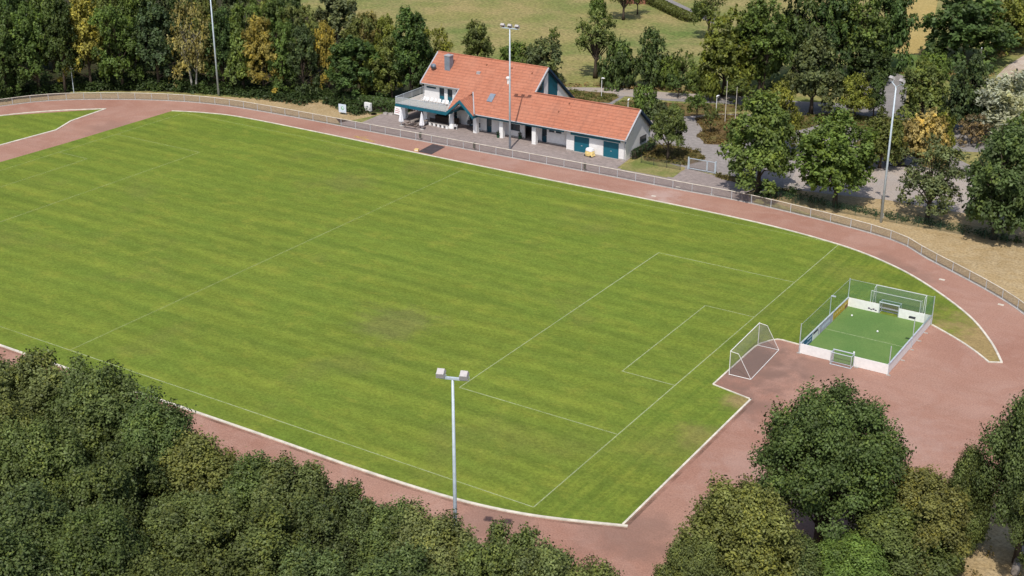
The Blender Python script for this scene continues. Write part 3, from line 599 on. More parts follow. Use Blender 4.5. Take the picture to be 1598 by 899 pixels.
def parasol(label, loc):
    t = thing('closed_parasol', label, 'parasol', loc, 0, 'closed white parasols on the terrace')
    MB().lathe([(.32, 0), (.32, .08), (.10, .12)], 12).build('base', M['concrete'], t)
    MB().tube([(0, 0, .1), (0, 0, 2.75)], .03, 8).build('pole', M['galvanised'], t)
    m = MB(); rng = random.Random(loc[0]); prof = [(.16, .55), (.33, .75), (.29, 1.1), (.20, 1.7), (.12, 2.3), (.05, 2.7)]; seg = 16; rings = []
    for r, z in prof: rings.append([(math.cos(2*math.pi*k/seg)*r*(1+.22*(-1)**k*(r > .1)), math.sin(2*math.pi*k/seg)*r*(1+.22*(-1)**k*(r > .1)), z) for k in range(seg)])
    for a, b in zip(rings[:-1], rings[1:]): m.add(a+b, [(i, (i+1) % seg, (i+1) % seg+seg, i+seg) for i in range(seg)])
    m.build('canopy', M['canvas_white'], t)
    return t
parasol('closed white parasol standing alone beside the left balcony pillar', (-72.84, 46.3, 0.01)); parasol('closed white parasol at the end of the dark beer tables', (-69.03, 46.3, 0.01))
def beer_table(label, loc, rz=0):
    t = thing('beer_table', label, 'table', loc, rz, 'long beer tables on the terrace')
    MB().box(-.3, -1.3, .70, .3, 1.3, .75).build('tabletop', M['wood_grey'], t)
    for s in (-1, 1):
        for q in (-1, 1): MB().tube([(q*.22, s*1.0, 0), (q*.2, s*1.0, .71)], .025, 6).build('leg', M['dark_metal'], t)
    return t
def beer_bench(label, loc, rz=0):
    t = thing('beer_bench', label, 'bench', loc, rz, 'long beer benches on the terrace')
    MB().box(-.14, -1.2, .42, .14, 1.2, .47).build('seat', M['wood_dark'], t)
    for s in (-1, 1):
        for q in (-1, 1): MB().tube([(q*.11, s*.95, 0), (q*.1, s*.95, .43)], .022, 6).build('leg', M['dark_metal'], t)
    return t
beer_table('long grey beer table under the balcony edge, left one of two', (-71.6, 48.2, .01)); beer_table('long grey beer table beside the closed parasol, right one of two', (-70.0, 47.9, .01))
beer_bench('dark wooden bench on the left side of the left beer table', (-72.2, 48.0, .01)); beer_bench('dark wooden bench between the two long beer tables', (-70.8, 47.9, .01)); beer_bench('dark wooden bench nearest the track, crosswise before the tables', (-70.9, 45.9, .01), math.radians(90))
t = thing('plank_bench', 'long low plank bench on white concrete blocks between the pillars', 'bench', (-67.9, 49.0, .01), math.radians(-5))
MB().box(-1.9, -.22, .40, 1.9, .22, .47).build('seat', M['concrete'], t)
for k in range(5): MB().box(-1.75+k*.82, -.24, 0, -1.37+k*.82, .2, .395).build('support_block', M['white_paint'], t)
t = thing('dark_sideboard', 'dark wooden counter against the wall under the balcony', 'counter', (-68.0, 51.3, .01)); MB().box(-2.0, -.25, .05, 2.0, .25, .9).build('body', M['wood_dark'], t); MB().box(-2.05, -.3, .9, 2.05, .3, .95).build('countertop', M['wood_dark'], t)
# striped bunting under the balcony edge
bu = MB(); bu2 = MB()
for k in range(12): (bu if k % 2 else bu2).box(-73.6+k*.24, 49.0, 1.95+.1*math.cos(k*.55), -73.6+k*.24+.235, 49.02, 2.32)
t = thing('striped_awning', 'red and white striped awning valance hanging under the balcony', 'awning'); bu.build('red_stripe', M['red'], t); bu2.build('white_stripe', M['plastic_white'], t)
MB().tube([(-73.7, 49.01, 2.34), (-70.7, 49.01, 2.34)], .025, 6).build('rail', M['galvanised'], t)
# porch clutter
t = thing('gas_grill', 'black barbecue grill with side tables under the porch gable', 'grill', (-63.3, 50.6, .01)); MB().box(-.35, -.25, .75, .35, .25, 1.05).build('firebox', M['dark_metal'], t); MB().tube([(-.35, 0, 1.05), (.35, 0, 1.05)], .25, 10).build('lid', M['dark_metal'], t); MB().box(-.75, -.22, .78, -.36, .22, .82).box(.36, -.22, .78, .75, .22, .82).build('side_table', M['galvanised'], t)
for sx in (-1, 1):
    for sy in (-1, 1): MB().tube([(sx*.3, sy*.2, 0), (sx*.3, sy*.2, .76)], .02, 6).build('leg', M['dark_metal'], t)
t = thing('white_cabinet', 'white fridge cabinet with dark door at the back of the porch', 'cabinet', (-62.2, 51.4, .01)); MB().box(-.45, -.3, 0, .45, .3, 1.1).build('body', M['white_paint'], t); MB().box(-.1, -.33, .3, .4, -.302, 1.0).build('door', M['dark_metal'], t)
def planter(label, loc):
    t = thing('planter', label, 'planter', loc, 0, 'dark planters along the clubhouse front')
    MB().lathe([(.2, 0), (.26, .42), (.29, .45), (.25, .45), (.22, .40)], 12).build('pot', M['bin_green'], t)
    return t
PLANTERS = [planter('dark planter with a clipped shrub beside the middle white pillar', (-57.25, 49.0, .01)), planter('dark planter with a clipped shrub beside the dark passage', (-54.25, 50.2, .01))]
t = thing('covered_cart', 'yellow cart with a white cover standing before the garage doors', 'cart', (-41.5, 48.3, .01), math.radians(-12))
m = MB(); rng = random.Random(5); seg = 14; rings = []
for z, rx, ry in ((.12, .74, .5), (.45, .70, .52), (.8, .60, .48)): rings.append([((abs(math.cos(a))**.6*math.copysign(1, math.cos(a)))*rx*(1+rng.uniform(-.08, .08)), (abs(math.sin(a))**.6*math.copysign(1, math.sin(a)))*ry*(1+rng.uniform(-.08, .08)), z+rng.uniform(-.04, .04)) for a in [2*math.pi*k/seg for k in range(seg)]])
for a, b in zip(rings[:-1], rings[1:]): m.add(a+b, [(i, (i+1) % seg, (i+1) % seg+seg, i+seg) for i in range(seg)])
m.add(rings[0], [tuple(range(seg))[::-1]]); m.build('body', M['yellow'], t)
m = MB(); r2 = [[(x*1.03, y*1.03, .8+rng.uniform(-.02, .05)) for x, y, z in rings[2]], [(x*.9, y*.9, 1.12) for x, y, z in rings[2]], [(x*.4, y*.4, 1.22) for x, y, z in rings[2]]]
for a, b in zip(r2[:-1], r2[1:]): m.add(a+b, [(i, (i+1) % seg, (i+1) % seg+seg, i+seg) for i in range(seg)])
m.add(r2[2], [tuple(range(seg))]); m.build('cover', M['canvas_white'], t, True)
for sx in (-1, 1): MB().tube([(sx*.5, -.52, .14), (sx*.5, -.44, .14)], .14, 12).build('wheel', M['dark_metal'], t)

# signs near the terrace
def board_sign(name, label, loc, rz, w, h, z, marks):
    t = thing(name, label, 'sign', loc, rz)
    MB().box(-w/2, -.03, z, w/2, .03, z+h).build('panel', M['white_paint'] if name != 'pale_sign_board' else M['pale_blue'], t)
    for s in (-1, 1): MB().tube([(s*w*.42, .06, 0), (s*w*.42, .06, z+h*.9)], .03, 6).build('post', M['galvanised'], t)
    for (mb, mt) in marks: mb.build('emblem', M[mt], t)
    return t
e = MB().tube([(0.05, -.033, 1.05), (0.05, -.045, 1.05)], .30, 16); e2 = MB().tube([(.12, -.046, 1.1), (.12, -.055, 1.1)], .16, 12); e3 = MB().box(-.5, -.045, .62, .45, -.033, .68)
board_sign('pale_sign_board', 'pale blue sign board with a round emblem on posts behind the track fence', (-84.3, 46.5, 0), math.radians(6), 1.35, 1.3, .35, [(e, 'green_sign'), (e2, 'pale_blue'), (e3, 'pale_blue')])
t = thing('white_cabinet_box', 'white box cabinet with a small dark emblem beside the hedge', 'cabinet', (-82.2, 50.2, 0), math.radians(-4)); MB().box(-.62, -.2, .12, .62, .2, 1.35).build('body', M['white_paint'], t); MB().tube([(0.02, -.202, .78), (0.02, -.215, .78)], .12, 10).build('emblem', M['blue_sign'], t)
for s in (-1, 1): MB().box(s*.5-.05, -.15, 0, s*.5+.05, .15, .12).build('foot', M['concrete'], t)
t = thing('leaning_sign', 'white sign board with red lines leaning at the left end of the balcony', 'sign', (-76.9, 50.6, 0), math.radians(-8)); MB().hull([(-.65, 0, .15), (.65, 0, .15), (.65, .05, .15), (-.65, .05, .15)], [(-.65, .25, 1.35), (.65, .25, 1.35), (.65, .30, 1.35), (-.65, .30, 1.35)]).build('panel', M['white_paint'], t)
for k, w in ((0, .9), (1, 1.0), (2, .7)):
    z = .42+k*.28; y = .25*(z-.15)/1.2-.012; MB().hull([(-w/2, y-.004, z), (w/2, y-.004, z), (w/2, y+.004, z), (-w/2, y+.004, z)], [(-w/2, y+.010, z+.07), (w/2, y+.010, z+.07), (w/2, y+.018, z+.07), (-w/2, y+.018, z+.07)]).build('lettering', M['red'], t)
for s in (-1, 1): MB().tube([(s*.5, .6, 0), (s*.5, .24, 1.2)], .03, 6).build('post', M['wood_grey'], t)
t = thing('flat_basket', 'low black basket lying at the corner of the paving beside the dry grass', 'basket', (-80.3, 49.1, .01)); MB().lathe([(.38, 0), (.5, .14), (.46, .14), (.36, .03)], 14).build('bowl', M['dark_metal'], t)
for i, (x, y, lb) in enumerate(((-78.8, 50.2, 'grey stone trough at the hedge foot, nearer the white cabinet'), (-77.9, 50.4, 'grey stone trough at the hedge foot, nearer the leaning sign'))):
    t = thing('stone_trough', lb, 'trough', (x, y, .01), .2*i); MB().box(-.32, -.2, 0, .32, -.14, .3).box(-.32, .14, 0, .32, .2, .3).box(-.32, -.14, 0, -.26, .14, .3).box(.26, -.14, 0, .32, .14, .3).build('rim', M['concrete'], t); MB().box(-.26, -.14, 0, .26, .14, .2).build('soil', M['bed_soil'], t)

# ------------------------------------------------------------------ small soccer court behind the goal line
court = thing('soccer_cage', 'small soccer court with white boards, artificial turf and green nets on the red track', 'soccer court')
CX0, CX1, CY0, CY1 = 7.1, 15.8, 3.55, 17.0
tf = MB().box(CX0+.06, CY0+.06, .0, CX1-.06, CY1-.06, .06).build('turf', M['turf'], court)
ml = MB(); strip_flat(ml, [(CX0+.06, 10.25), (CX1-.06, 10.25)], .10, .066); ml.build('centre_line', M['line'], tf)
BH = 1.05
GX0, GX1 = 10.4, 12.5
def panel(x0, y0, x1, y1, mat='white_paint'):
    o = MB().box(x0, y0, .03, x1, y1, BH).build('board', M[mat], court); return o
panel(CX0, CY0, GX0, CY0+.06); panel(GX1, CY0, CX1, CY0+.06); panel(CX0, CY1-.06, GX0, CY1); panel(GX1, CY1-.06, CX1, CY1)
for k in range(6): panel(CX0, CY0+.06+k*2.222+.006, CX0+.06, CY0+.06+(k+1)*2.222-.006); panel(CX1-.06, CY0+.06+k*2.222+.006, CX1, CY0+.06+(k+1)*2.222-.006)
for xa in (CX0-.05, CX1-.10): MB().box(xa, CY0+.002, BH, xa+.15, CY1, BH+.05).build('top_rail', M['galvanised'], court)
feet = MB()
for x, y in ((CX0-.25, CY0-.15), (GX0-.25, CY0-.2), (GX1+.1, CY0-.2), (CX1-.1, CY0-.2), (CX1+.03, 7.2), (CX1+.03, 10), (CX1+.03, 12.4), (CX1+.03, 14.6)): feet.box(x, y, .012, x+.4, y+.14, .09)
feet.build('base_foot', M['concrete'], court)
for x, y, h in ((7.05, 3.5, 3.15), (7.04, 11.6, 3.15), (7.05, 17.05, 3.15), (15.85, 3.5, 3.0), (15.85, 10.6, 3.1), (15.85, 17.05, 3.15)):
    MB().tube([(x, y, 0), (x, y, h)], .045, 8).build('net_post', M['galvanised'], court)
def net(name, parent, mat, pts): return MB().add(pts, [tuple(range(len(pts)))]).build(name, M[mat], parent)
def wall_net(x0, y0, x1, y1, h0=BH+.06, h1=3.05): net('net', court, 'green_net', [(x0, y0, h0), (x1, y1, h0), (x1, y1, h1), (x0, y0, h1)])
wall_net(7.05, 3.56, 7.05, 11.55); wall_net(7.05, 11.65, 7.05, 17.0); wall_net(7.1, 17.05, 15.8, 17.05); wall_net(15.85, 14.0, 15.85, 17.0); 
cb = MB()
for a, b in (((7.05, 3.5), (7.04, 11.6)), ((7.04, 11.6), (7.05, 17.05)), ((7.05, 17.05), (15.85, 17.05))): cb.tube([(*a, 3.06), (*b, 3.06)], .012, 5)
cb.build('net_cable', M['galvanised'], court)
# floodlight heads on two posts of the cage
MB().box(15.25, 10.45, 3.1, 15.85, 10.75, 3.22).build('court_lamp', M['dark_metal'], court); MB().box(7.05, 11.5, 3.1, 7.5, 11.7, 3.18).build('court_lamp', M['galvanised'], court)
# advertising boards on the left side
AX = CX0+.068
def ad(y0, y1, mat, z0=.10, z1=1.0): return MB().box(AX, y0, z0, AX+.008, y1, z1).build('advert_panel', M[mat], court)
a = ad(3.75, 6.6, 'blue_sign'); mk = MB()
for k in range(9): mk.box(AX+.009, 4.0+k*.27, .30, AX+.014, 4.0+k*.27+.17, .42+.05*(k % 3))
mk.box(AX+.009, 5.3, .72, AX+.014, 6.4, .84); mk.box(AX+.009, 3.9, .6, AX+.014, 4.3, .9); mk.build('lettering', M['pale_blue'], a)
a = ad(6.7, 8.6, 'white_paint'); mk = MB(); mk.box(AX+.009, 6.8, .70, AX+.014, 8.1, .93); mk.build('lettering', M['purple_dark'], a); MB().box(AX+.009, 8.2, .2, AX+.014, 8.5, .95).build('stripe', M['lilac'], a)
a = ad(8.7, 12.3, 'lilac'); mk = MB(); [mk.box(AX+.009, 9.2+k*.4, .4, AX+.014, 9.45+k*.4, .7) for k in range(6)]; mk.build('lettering', M['pale_blue'], a)
a = ad(12.4, 16.8, 'gold'); mk = MB(); [mk.box(AX+.009, 12.8+k*.6, .45, AX+.014, 13.15+k*.6, .72) for k in range(6)]; mk.build('lettering', M['yellow'], a); MB().box(AX+.009, 15.9, .12, AX+.014, 16.7, .5).build('logo_patch', M['terracotta'], a)
mk = MB(); [mk.box(10.0-.24*k, CY1-.068, .22+.06*(k % 2), 10.0-.24*k+.2, CY1-.0605, .34+.1*(k % 2)) for k in range(4)]; mk.build('lettering', M['purple_dark'], court)
# the two goal recesses
def recess(y, s):
    f = MB(); d = .75*s
    for x in (GX0+.05, GX1-.05): f.tube([(x, y, 0), (x, y, 1.28)], .05, 8); f.tube([(x, y+d, 0), (x, y+d, 1.28)], .04, 8); f.tube([(x, y, 1.26), (x, y+d, 1.26)], .035, 6); f.tube([(x, y, .06), (x, y+d, .06)], .035, 6)
    f.tube([(GX0, y, 1.28), (GX1, y, 1.28)], .06, 8); f.tube([(GX0, y+d, 1.28), (GX1, y+d, 1.28)], .045, 8); f.tube([(GX0, y+d, .06), (GX1, y+d, .06)], .045, 8); f.tube([(GX0, y+d, .35), (GX1, y+d, .35)], .025, 8)
    g = f.build('goal_frame', M['galvanised'], court); net('goal_net', g, 'goal_net', [(GX0+.05, y+d, .06), (GX1-.05, y+d, .06), (GX1-.05, y+d, 1.26), (GX0+.05, y+d, 1.26)])
    for x in (GX0+.05, GX1-.05): net('goal_net', g, 'goal_net', [(x, y, .06), (x, y+d, .06), (x, y+d, 1.26), (x, y, 1.26)])
recess(CY0+.03, -1); recess(CY1-.03, 1)
# balls lying on the turf
for x, y, lb in ((11.6, 6.2, 'small white ball on the turf near the front goal'), (11.9, 12.2, 'small white ball in the far half of the turf'), (8.4, 14.6, 'small white ball beside the yellow advert board')):
    bl = MB().lathe([(.01, 0), (.075, .03), (.11, .11), (.075, .19), (.01, .22)], 10).build('ball', M['plastic_white'], None, True); bl.location = (x, y, .06); tag(bl, lb, 'ball')

# ------------------------------------------------------------------ goals
def big_goal(name, label, loc, rz, w, h, d_top, d_bot, r=.06, group=None):
    t = thing(name, label, 'goal', loc, rz, group); f = MB()      # opening faces -x
    for y in (-w/2, w/2):
        f.tube([(0, y, 0), (0, y, h)], r, 8); f.tube([(0, y, h-.02), (d_top, y, h-.12)], r*.7, 8); f.tube([(d_top, y, h-.12), (d_bot, y, .06)], r*.6, 8); f.tube([(0, y, .05), (d_bot, y, .05)], r*.8, 8)
    f.tube([(0, -w/2-r, h), (0, w/2+r, h)], r, 8); f.tube([(d_bot, -w/2, .06), (d_bot, w/2, .06)], r*.8, 8)
    f.build('frame', M['white_paint'], t)
    nm = 'goal_net'
    net('net', t, nm, [(d_top, -w/2, h-.12), (d_top, w/2, h-.12), (d_bot, w/2, .06), (d_bot, -w/2, .06)])
    net('net', t, nm, [(0, -w/2, h-.05), (0, w/2, h-.05), (d_top, w/2, h-.12), (d_top, -w/2, h-.12)])
    for y in (-w/2, w/2): net('net', t, nm, [(0, y, .05), (d_bot, y, .05), (d_top, y, h-.12), (0, y, h-.05)])
    return t
big_goal('football_goal', 'full size white football goal with net standing on the red apron', (3.15, -.72, .01), math.radians(2), 7.4, 2.45, .8, 2.15, .038)
big_goal('portable_goal', 'white portable youth goal close behind the soccer court, nearer one of the pair', (11.85, 17.55, .02), math.radians(90), 5.15, 2.05, .5, .85, .042, 'portable goals stored behind the court')
big_goal('portable_goal', 'white portable youth goal behind the soccer court, farther one of the pair', (11.85, 19.35, .02), math.radians(-90), 5.25, 2.05, .5, .8, .05, 'portable goals stored behind the court')

# ------------------------------------------------------------------ fences
def walk(pl, step):
    out = []; acc = 0; last = Vector(pl[0]); out.append(tuple(last))
    for p in pl[1:]:
        p = Vector(p); d = (p-last).length
        while acc+d >= step:
            t = (step-acc)/d; last = last.lerp(p, t); out.append(tuple(last)); d = (p-last).length; acc = 0
        acc += d; last = p
    return out
def fence(name, label, pl, h, step, rail_r, post_r, meshm, railm, postm, zb=.0, parts=True):
    t = thing(name, label, 'fence'); ps = walk(pl, step)
    for x, y in ps: MB().tube([(x, y, zb), (x, y, h)], post_r, 6).build('post', postm, t)
    if rail_r: MB().tube([(x, y, h) for x, y in ps], rail_r, 6).build('top_rail', railm, t)
    n = MB(); n.add([(x, y, zb+.03) for x, y in ps]+[(x, y, h-.03) for x, y in ps], [(i, i+1, i+1+len(ps), i+len(ps)) for i in range(len(ps)-1)]); n.build('wire_mesh', meshm, t)
    return t
fence('track_fence', 'low chain link fence with pale top rail curving round the running track', FENCE[10:], 1.12, 2.75, .045, .04, M['chainlink'], M['kerb_stone'], M['galvanised'], .06)
fence('green_mesh_fence', 'dark green wire mesh fence under the row of trees by the car park', [(-17.06,46.47), (-10.05,44.36), (-4.58,44.40), (1.93,44.40), (9.62,44.77), (18.38,44.78)], 1.4, 2.6, 0, .03, M['green_fence'], M['dark_metal'], M['bin_green'])
fence('bed_fence', 'low dark wire fence between the clubhouse corner and the blue gate', [(-34.03,49.40), (-31.01,49.26), (-27.18,49.33)], 1.1, 2.0, 0, .035, M['green_fence'], M['dark_metal'], M['dark_metal'])
g = thing('entrance_gate', 'pale blue double leaf metal gate between the forecourt and the track', 'gate', (-25.3, 50.35, 0), math.radians(1))
for x in (-2.0, 2.0): MB().box(x-.07, -.07, 0, x+.07, .07, 1.75).build('gate_post', M['mast_grey'], g)
for a, b in ((-1.9, .72), (.78, 1.9)):
    f = MB(); f.box(a, -.03, .15, b, .03, .23); f.box(a, -.03, 1.55, b, .03, 1.63); f.box(a, -.028, .23, a+.07, .028, 1.55); f.box(b-.07, -.028, .23, b, .028, 1.55); f = f.build('gate_leaf', M['mast_grey'], g)
    net('mesh_infill', f, 'chainlink', [(a+.07, 0, .23), (b-.07, 0, .23), (b-.07, 0, 1.55), (a+.07, 0, 1.55)])

# ------------------------------------------------------------------ masts, lamps and poles
def mast(label, x, y, rz, h, lamps, vee=0.0, w=1.7):
    t = thing('floodlight_mast', label, 'floodlight mast', (x, y, 0), rz, 'floodlight masts round the pitch')
    MB().tube([(0, 0, 0), (0, 0, h*.5), (0, 0, h)], [.16, .125, .085], 12).build('pole', M['mast_grey'], t, True)
    MB().box(-.12, -.19, .6, .12, -.12, 1.2).build('access_door', M['galvanised'], t)
    if vee: MB().tube([(-w/2, 0, h+vee), (0, 0, h-.05), (w/2, 0, h+vee)], .07, 6).build('crossbar', M['mast_grey'], t)
    else: MB().box(-w/2-.1, -.09, h, w/2+.1, .09, h+.14).build('crossbar', M['mast_grey'], t)
    for k in range(lamps):
        x0 = -w/2+w*k/(lamps-1); z0 = h+.30+vee
        b = MB(); c, s = math.cos(math.radians(32)), math.sin(math.radians(32))
        def R(px, py, pz): return (x0+px, py*c-pz*s, z0+py*s+pz*c)
        for (xa, ya, za, xb, yb, zb) in ((-.29, -.30, -.02, .29, .30, .30),): b.hull([R(xa, ya, za), R(xb, ya, za), R(xb, yb, za), R(xa, yb, za)], [R(xa+.05, ya+.1, zb), R(xb-.05, ya+.1, zb), R(xb-.05, yb-.05, zb), R(xa+.05, yb-.05, zb)])
        o = b.build('floodlight', M['lamp_housing'], t)
        MB().hull([R(-.26, -.27, -.05), R(.26, -.27, -.05), R(.26, .27, -.05), R(-.26, .27, -.05)], [R(-.26, -.27, -.022), R(.26, -.27, -.022), R(.26, .27, -.022), R(-.26, .27, -.022)]).build('lamp_glass', M['lamp_glass'], o)
        MB().tube([(x0-.33, 0, z0), (x0-.33, 0, z0-.3), (x0+.33, 0, z0-.3), (x0+.33, 0, z0)], .025, 6).build('bracket', M['mast_grey'], o)
    return t
mast('tall grey floodlight mast with two lamps rising from the foreground trees', 1.92, -47.24, math.radians(20), 17.3, 2, 0, 1.55)
mast('tall grey floodlight mast with three lamps in front of the clubhouse', -52.74, 45.1, math.radians(186), 17.2, 3, 0, 2.2)
mast('tall grey floodlight mast with two angled lamps beside the car park trees', 1.72, 43.72, math.radians(150), 16.9, 2, .45, 1.7)
mast('tall grey floodlight mast before the left wood, its lamps above the picture', -108.42, 44.52, math.radians(200), 17.3, 2, .3, 1.7)
def path_lamp(label, x, y, h, rz, w=.05):
    t = thing('path_lamp', label, 'street lamp', (x, y, 0), rz, 'white path lamps behind the clubhouse')
    MB().tube([(0, 0, 0), (0, 0, h-.25)], w, 8).build('pole', M['plastic_white'], t)
    MB().tube([(0, 0, h-.3), (0, 0, h-.05), (.12, 0, h), (.5, 0, h-.02)], [.09, .11, .12, .09], 8).build('lamp_head', M['plastic_white'], t, True)
path_lamp('white path lamp standing in the bed beside the lane fork', -55.6, 77.0, 3.2, 0); path_lamp('white path lamp beside the two flagpoles', -35.75, 77.7, 2.9, 1.2); path_lamp('white path lamp rising behind the right end of the wing roof', *(-45.78,67.53), 3.2, 1.5); path_lamp('white path lamp at the edge of the dark wood by the lane', -29.1, 91.3, 2.4, 2)
t = thing('street_lamp', 'small grey street lamp behind the track fence before the left wood', 'street lamp', (-129.6, 33.1, 0)); MB().tube([(0, 0, 0), (0, 0, 4.0)], [.07, .05], 8).build('pole', M['mast_grey'], t); MB().box(-.3, -.14, 4.0, .3, .14, 4.14).build('lamp_head', M['plastic_white'], t)
for x, y, lb in ((-32.8, 74.5, 'bare pale flagpole, left one of the pair on the forecourt bed'), (-30.1, 72.0, 'bare pale flagpole, right one of the pair on the forecourt bed')):
    t = thing('flagpole', lb, 'flagpole', (x, y, .02), 0, 'flagpoles on the forecourt bed'); MB().tube([(0, 0, 0), (0, 0, 6.2)], [.06, .035], 8).build('pole', M['kerb_stone'], t); MB().lathe([(.01, 6.2), (.06, 6.26), (.01, 6.32)], 8).build('finial', M['kerb_stone'], t)
t = thing('wooden_pole', 'weathered wooden pole in the scrub beside the dirt track', 'pole', (-8.8, 126.8, 0)); MB().tube([(0, 0, 0), (0, 0, 4.2)], [.13, .1], 8).build('shaft', M['wood_grey'], t); MB().tube([(0, 0, 4.2), (0, 0, 4.32)], [.12, .03], 8).build('cap', M['galvanised'], t)
for x, y, lb in ((-66.2, 42.0, 'small green litter bin on the track fence near the closed parasols'), (-56.75, 42.0, 'small green litter bin on the track fence near the three lamp mast'), (-38.85, 42.2, 'small green litter bin on the track fence before the garage doors')):
    t = thing('litter_bin', lb, 'litter bin', (x, y, .03), 0, 'green litter bins on the track fence'); MB().lathe([(.17, .25), (.20, 1.0), (.21, 1.02), (.17, 1.02), (.15, .4)], 12).build('bin', M['bin_green'], t); MB().tube([(0, .2, 0), (0, .2, 1.05)], .03, 6).build('post', M['bin_green'], t)

# ------------------------------------------------------------------ bits on and beside the track
tag(sheet('rubber_mat', [(-63.03,37.06), (-60.63,36.97), (-61.08,41.05), (-63.45,41.23)], .03, M['rubber'], 'thing'), 'dark rubber run-up mat lying across the red track', 'mat')
t = thing('marker_block', 'yellow marker block on the kerb beside the rubber mat', 'marker', (*(-63.37,37.21), .02), .3); MB().box(-.3, -.2, 0, .3, .2, .28).box(-.22, -.14, .28, .22, .14, .34).build('block', M['yellow'], t); MB().box(-.2, -.206, .08, .2, -.201, .2).build('label_strip', M['plastic_white'], t)
t = thing('wooden_crates', 'stack of pale wooden pallets under the large tree behind the fence', 'pallet stack', (-13.8, 45.5, .01), .2)
for k in range(3): m = MB(); [m.box(-.6, -.4+q*.28, k*.3+.22, .6, -.18+q*.28, k*.3+.26) for q in range(3)]; [m.box(-.6+q*.52, -.4, k*.3, -.46+q*.52, .4, k*.3+.218) for q in range(3)]; m.build('pallet', M['wood_grey'] if k < 2 else M['kerb_stone'], t)
tag(MB().hull([(-14.9, 45.2, .01), (-14.6, 45.2, .01), (-14.5, 46.0, .01), (-14.8, 46.0, .01)], [(-14.72, 45.3, .62), (-14.6, 45.3, .62), (-14.5, 45.9, .62), (-14.62, 45.9, .62)]).build('leaning_plank', M['kerb_stone'], None), 'pale board propped up beside the wooden pallets', 'board')
tag(MB().tube([(-13.0, 45.9, .3), (-12.2, 46.3, .3)], .3, 12).build('rolled_tarp', M['wood_dark'], None), 'dark brown roll lying beside the wooden pallets', 'roll')
tag(MB().tube([(33.90,-23.29)+(.35,), (33.64,-20.69)+(.45,), (33.26,-18.75)+(.6,)], [.30, .27, .22], 8).build('fallen_trunk', M['wood_grey'], None), 'weathered grey trunk on the dry bank at the lower right corner', 'log')
dr = MB(); [dr.box(x-.3, y-.18, .012, x+.3, y+.18, .035) for x, y in ((-25.06,42.65), (-20.11,42.42), (-26.11,37.72), (13.29,29.56), (20.50,26.02))]; tag(dr.build('drain_cover', M['kerb_stone'], None), kind='structure')
# parked car
car = thing('parked_car', 'dark blue parked car half hidden behind the trees of the car park', 'car', (-3.3, 67.6, .03), math.radians(8))
def car_body():
    m = MB(); L_, W_ = 2.15, .86
    prof = [(-L_, .35), (-L_, .78), (-1.9, .95), (-1.2, 1.0), (-.75, 1.42), (.75, 1.46), (1.55, 1.02), (2.0, .9), (L_, .72), (L_, .35)]
    def ring(y, k): return [(x, y*(1-.12*max(0, z-1.0)/.46), z) for x, z in prof]
    m.hull(ring(-W_, 0), ring(W_, 0)); return m
cbody = car_body().build('body', M['car_paint'], car)
wn_ = MB(); wn_.hull([(-1.1, -.79, 1.03), (1.4, -.79, 1.05), (.72, -.765, 1.40), (-.72, -.765, 1.37)], [(-1.1, -.84, 1.03), (1.4, -.84, 1.05), (.72, -.82, 1.40), (-.72, -.82, 1.37)]); wn_.hull([(-1.1, .84, 1.03), (1.4, .84, 1.05), (.72, .82, 1.40), (-.72, .82, 1.37)], [(-1.1, .865, 1.03), (1.4, .865, 1.05), (.72, .83, 1.40), (-.72, .83, 1.37)])
wn_.build('side_window', M['window_glass'], car)
MB().hull([(1.50, -.7, 1.08), (1.50, .7, 1.08), (.82, .66, 1.44), (.82, -.66, 1.44)], [(1.53, -.7, 1.10), (1.53, .7, 1.10), (.85, .66, 1.46), (.85, -.66, 1.46)]).build('windscreen', M['window_glass'], car)
for sx in (-1, 1):
    for sy in (-1, 1):
        w = MB().tube([(sx*1.35, sy*.72, .32), (sx*1.35, sy*.90, .32)], .32, 16).build('wheel', M['dark_metal'], car); MB().tube([(sx*1.35, sy*.902, .32), (sx*1.35, sy*.915, .32)], .2, 12).build('rim', M['galvanised'], w)
    MB().box(2.12, sx*.62-.16, .66, 2.17, sx*.62+.16, .8).build('headlight', M['plastic_white'], car)
# far shed behind the orchard
sh = thing('garden_shed', 'small red brick shed at the top edge beyond the orchard meadow', 'shed', (*(-87.54,149.78), 0), .5)
MB().box(-2.2, -1.5, 0, 2.2, 1.5, 2.4).build('wall', M['brick_red'], sh); MB().hull([(-2.4, -1.7, 2.4), (2.4, -1.7, 2.4), (2.4, 1.7, 2.4), (-2.4, 1.7, 2.4)], [(-2.4, -.05, 3.4), (2.4, -.05, 3.4), (2.4, .05, 3.4), (-2.4, .05, 3.4)]).build('roof', M['terracotta'], sh); MB().box(-.5, -1.54, 0, .4, -1.502, 1.95).build('door', M['wood_dark'], sh)
